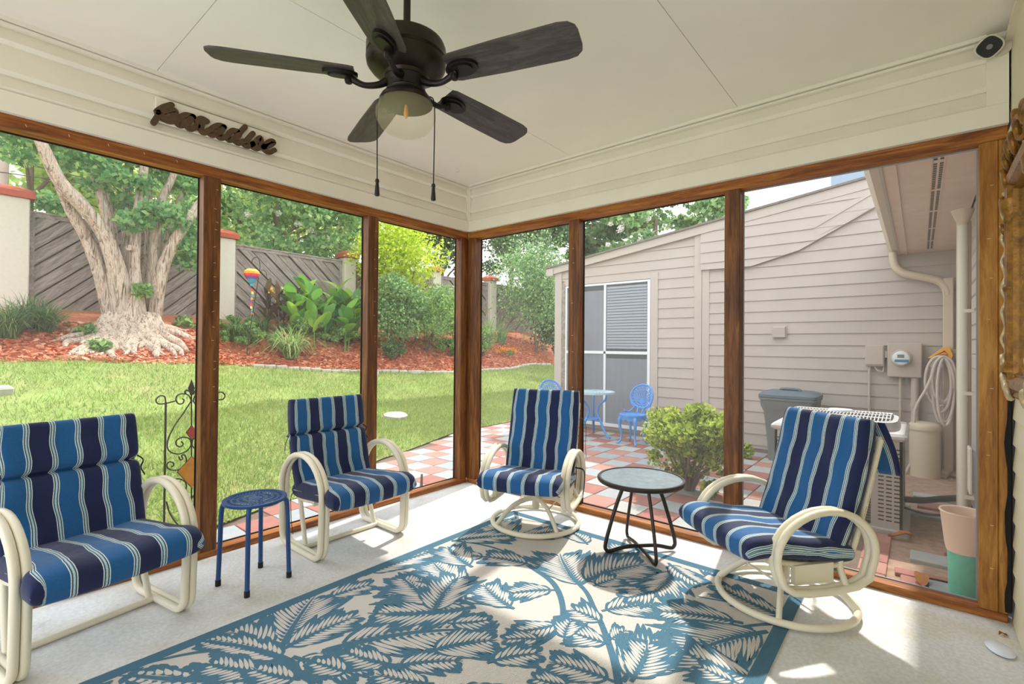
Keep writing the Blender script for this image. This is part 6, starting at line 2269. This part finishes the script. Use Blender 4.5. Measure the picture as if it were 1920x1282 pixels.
for k, (px, py) in enumerate([(1402, 860), (1330, 935), (1398, 835)]):
    q = atz(px, py, GZ)
    t = thing('weed_sprig', 'small green weed sprig growing %s' % ['between pavers right of the third porch post', 'on the patio below the round shrub', 'by the trash bin'][k], 'weed', (q[0], q[1], GZ))
    quads('sprig_leaves', leaves([(0, 0, .1)], [(.08, .08, .1)], 90, .05, seed=k + 4), 'leaf_azalea', t)

# ================================================================== garden ornaments
p = atg(462, 665)
t = thing('balloon_spinner', 'rainbow hot air balloon wind spinner on a shepherd hook in the bed', 'spinner', p)
k_ = np.linalg.norm(p - CAM) / F_PX
def ob(px, py):
    q = aty(px, py, p[1])
    return np.array([q[0] - p[0], 0, q[2] - p[2]])
MB().tube(catmull([ob(462, 668), ob(470, 610), ob(480, 550), ob(487, 505), ob(486, 488), ob(480, 482), ob(474, 486), ob(472, 492)], 6), .008, 8).build('shepherd_hook', 'black_iron', t, smooth=50)
MB().tube(catmull([ob(486, 512), ob(492, 506), ob(499, 511), ob(500, 520)], 6), .006, 8).build('side_hook', 'black_iron', t, smooth=50)
bc_ = ob(472, 517)
cols = ['spin_yellow', 'spin_orange', 'spin_red', 'spin_violet', 'spin_teal']
prof = [(.02, .14), (.08, .135), (.125, .09), (.135, .04), (.12, -.01), (.085, -.07), (.05, -.12), (.03, -.15)]
for g_ in range(10):
    a0, a1 = 2 * PI * g_ / 10, 2 * PI * (g_ + 1) / 10
    go = None
    for b_ in range(len(prof) - 1):
        vs = []
        for (rr_, zz) in (prof[b_], prof[b_ + 1]):
            for a in np.linspace(a0, a1, 4):
                bul = rr_ * (1 + .12 * math.sin(PI * (a - a0) / (a1 - a0)))
                vs.append((bc_[0] + bul * math.cos(a), bul * math.sin(a), bc_[2] + zz))
        mt = ['spin_yellow', 'spin_yellow', 'spin_orange', 'spin_red', 'spin_violet', 'spin_teal', 'spin_teal'][b_]
        o = MB().add(vs, [(i, i + 1, i + 5, i + 4) for i in range(3)]).build('balloon_gore' if b_ == 0 else 'colour_band', mt, t if b_ == 0 else go, smooth=60)
        if b_ == 0: go = o
MB().lathe([(.001, 0), (.03, 0), (.035, .05), (.001, .05)], 12, (bc_[0], 0, bc_[2] - .21)).build('basket', 'spin_teal', t, smooth=40)
for i in range(9):
    z0 = bc_[2] - .26 - i * .06
    MB().prism([(-.02, 0), (.02, 0), (.025, -.05), (-.015, -.05)], lambda q: (bc_[0] + .02 * math.sin(i) + q[0], -.003, z0 + q[1]), lambda q: (bc_[0] + .02 * math.sin(i) + q[0], .003, z0 + q[1])).build('tail_streamer', ['spin_red', 'spin_yellow', 'spin_teal', 'spin_orange', 'spin_violet'][i % 5], t)

p = atg(494, 615)
t = thing('flower_spinner', 'yellow round garden spinner on a dark stake beside the bronze plant', 'spinner', p)
q = aty(506, 543, p[1]) - p
MB().tube([(0, 0, -.02), (q[0] * .7, 0, q[2] * .6), (q[0], 0, q[2])], .007, 6).build('stake', 'black_iron', t, smooth=50)
Rz = Matrix.Translation(tuple(q)) @ Matrix.Rotation(math.radians(80), 4, 'X')
for k in range(10):
    a = 2 * PI * k / 10
    pl = [(.02 * math.cos(a), .02 * math.sin(a)), (.07 * math.cos(a - .35), .07 * math.sin(a - .35)), (.095 * math.cos(a), .095 * math.sin(a)), (.07 * math.cos(a + .35), .07 * math.sin(a + .35))]
    MB().prism(pl, lambda u: (u[0], u[1], -.003), lambda u: (u[0], u[1], .003)).xform(Rz).build('petal', 'spin_yellow' if k % 2 else 'spin_orange', t)
MB().lathe([(.001, .02), (.03, .012), (.032, -.005), (.001, -.01)], 14).xform(Rz).build('spinner_hub', 'spin_orange', t, smooth=40)
q2 = aty(497, 552, p[1]) - p
MB().prism([(0, .06), (.03, .02), (.01, -.05), (-.03, 0)], lambda u: (q2[0] + u[0], -.004, q2[2] + u[1]), lambda u: (q2[0] + u[0], .004, q2[2] + u[1])).build('wing_vane', 'spin_teal', t)

p = atg(742, 783)
pl = [(.26 * math.cos(a) * (1 + .1 * math.sin(3 * a)), .17 * math.sin(a)) for a in np.linspace(0, 2 * PI, 14)[:-1]]
o = MB().prism(pl, lambda u: (u[0], u[1], -.03), lambda u: (u[0] * .95, u[1] * .95, .055)).build('stepping_stone', 'stone', loc=(p[0], p[1], p[2]), rot=(math.atan(.2), 0, .3))
tag(o, 'flat pale stepping stone set in the lawn', 'stone')
p = atg(4, 740)
o = MB().bbox(-.16, .08, -.07, .07, -.02, .1, .02).build('garden_block', 'stone', loc=p, rot=(.2, 0, .3))
tag(o, 'pale stone block on the lawn at the left edge', 'block')

# utility pole and wires at the far left
q = aty(2, 320, 13)
t = thing('utility_pole', 'pinkish utility pole beyond the fence at the left edge', 'pole', (q[0], 13, FZ - .02))
MB().tube([(0, 0, 0), (0, 0, 7)], .13, 12).build('pole', 'pole_wood', t, smooth=50)
for (z0, dz) in ((0, 0), (.4, 0)):
    a, b2 = aty(-10, 293 + z0 * 70, 12.6), aty(110, 322 + z0 * 40, 12.6)
    MB().tube([a - np.array([q[0], 13, FZ - .02]), (a + b2) / 2 - np.array([q[0], 13, FZ - .02]), 2 * b2 - a - np.array([q[0], 13, FZ - .02])], .012, 6).build('wire', 'insulation', t, smooth=50)
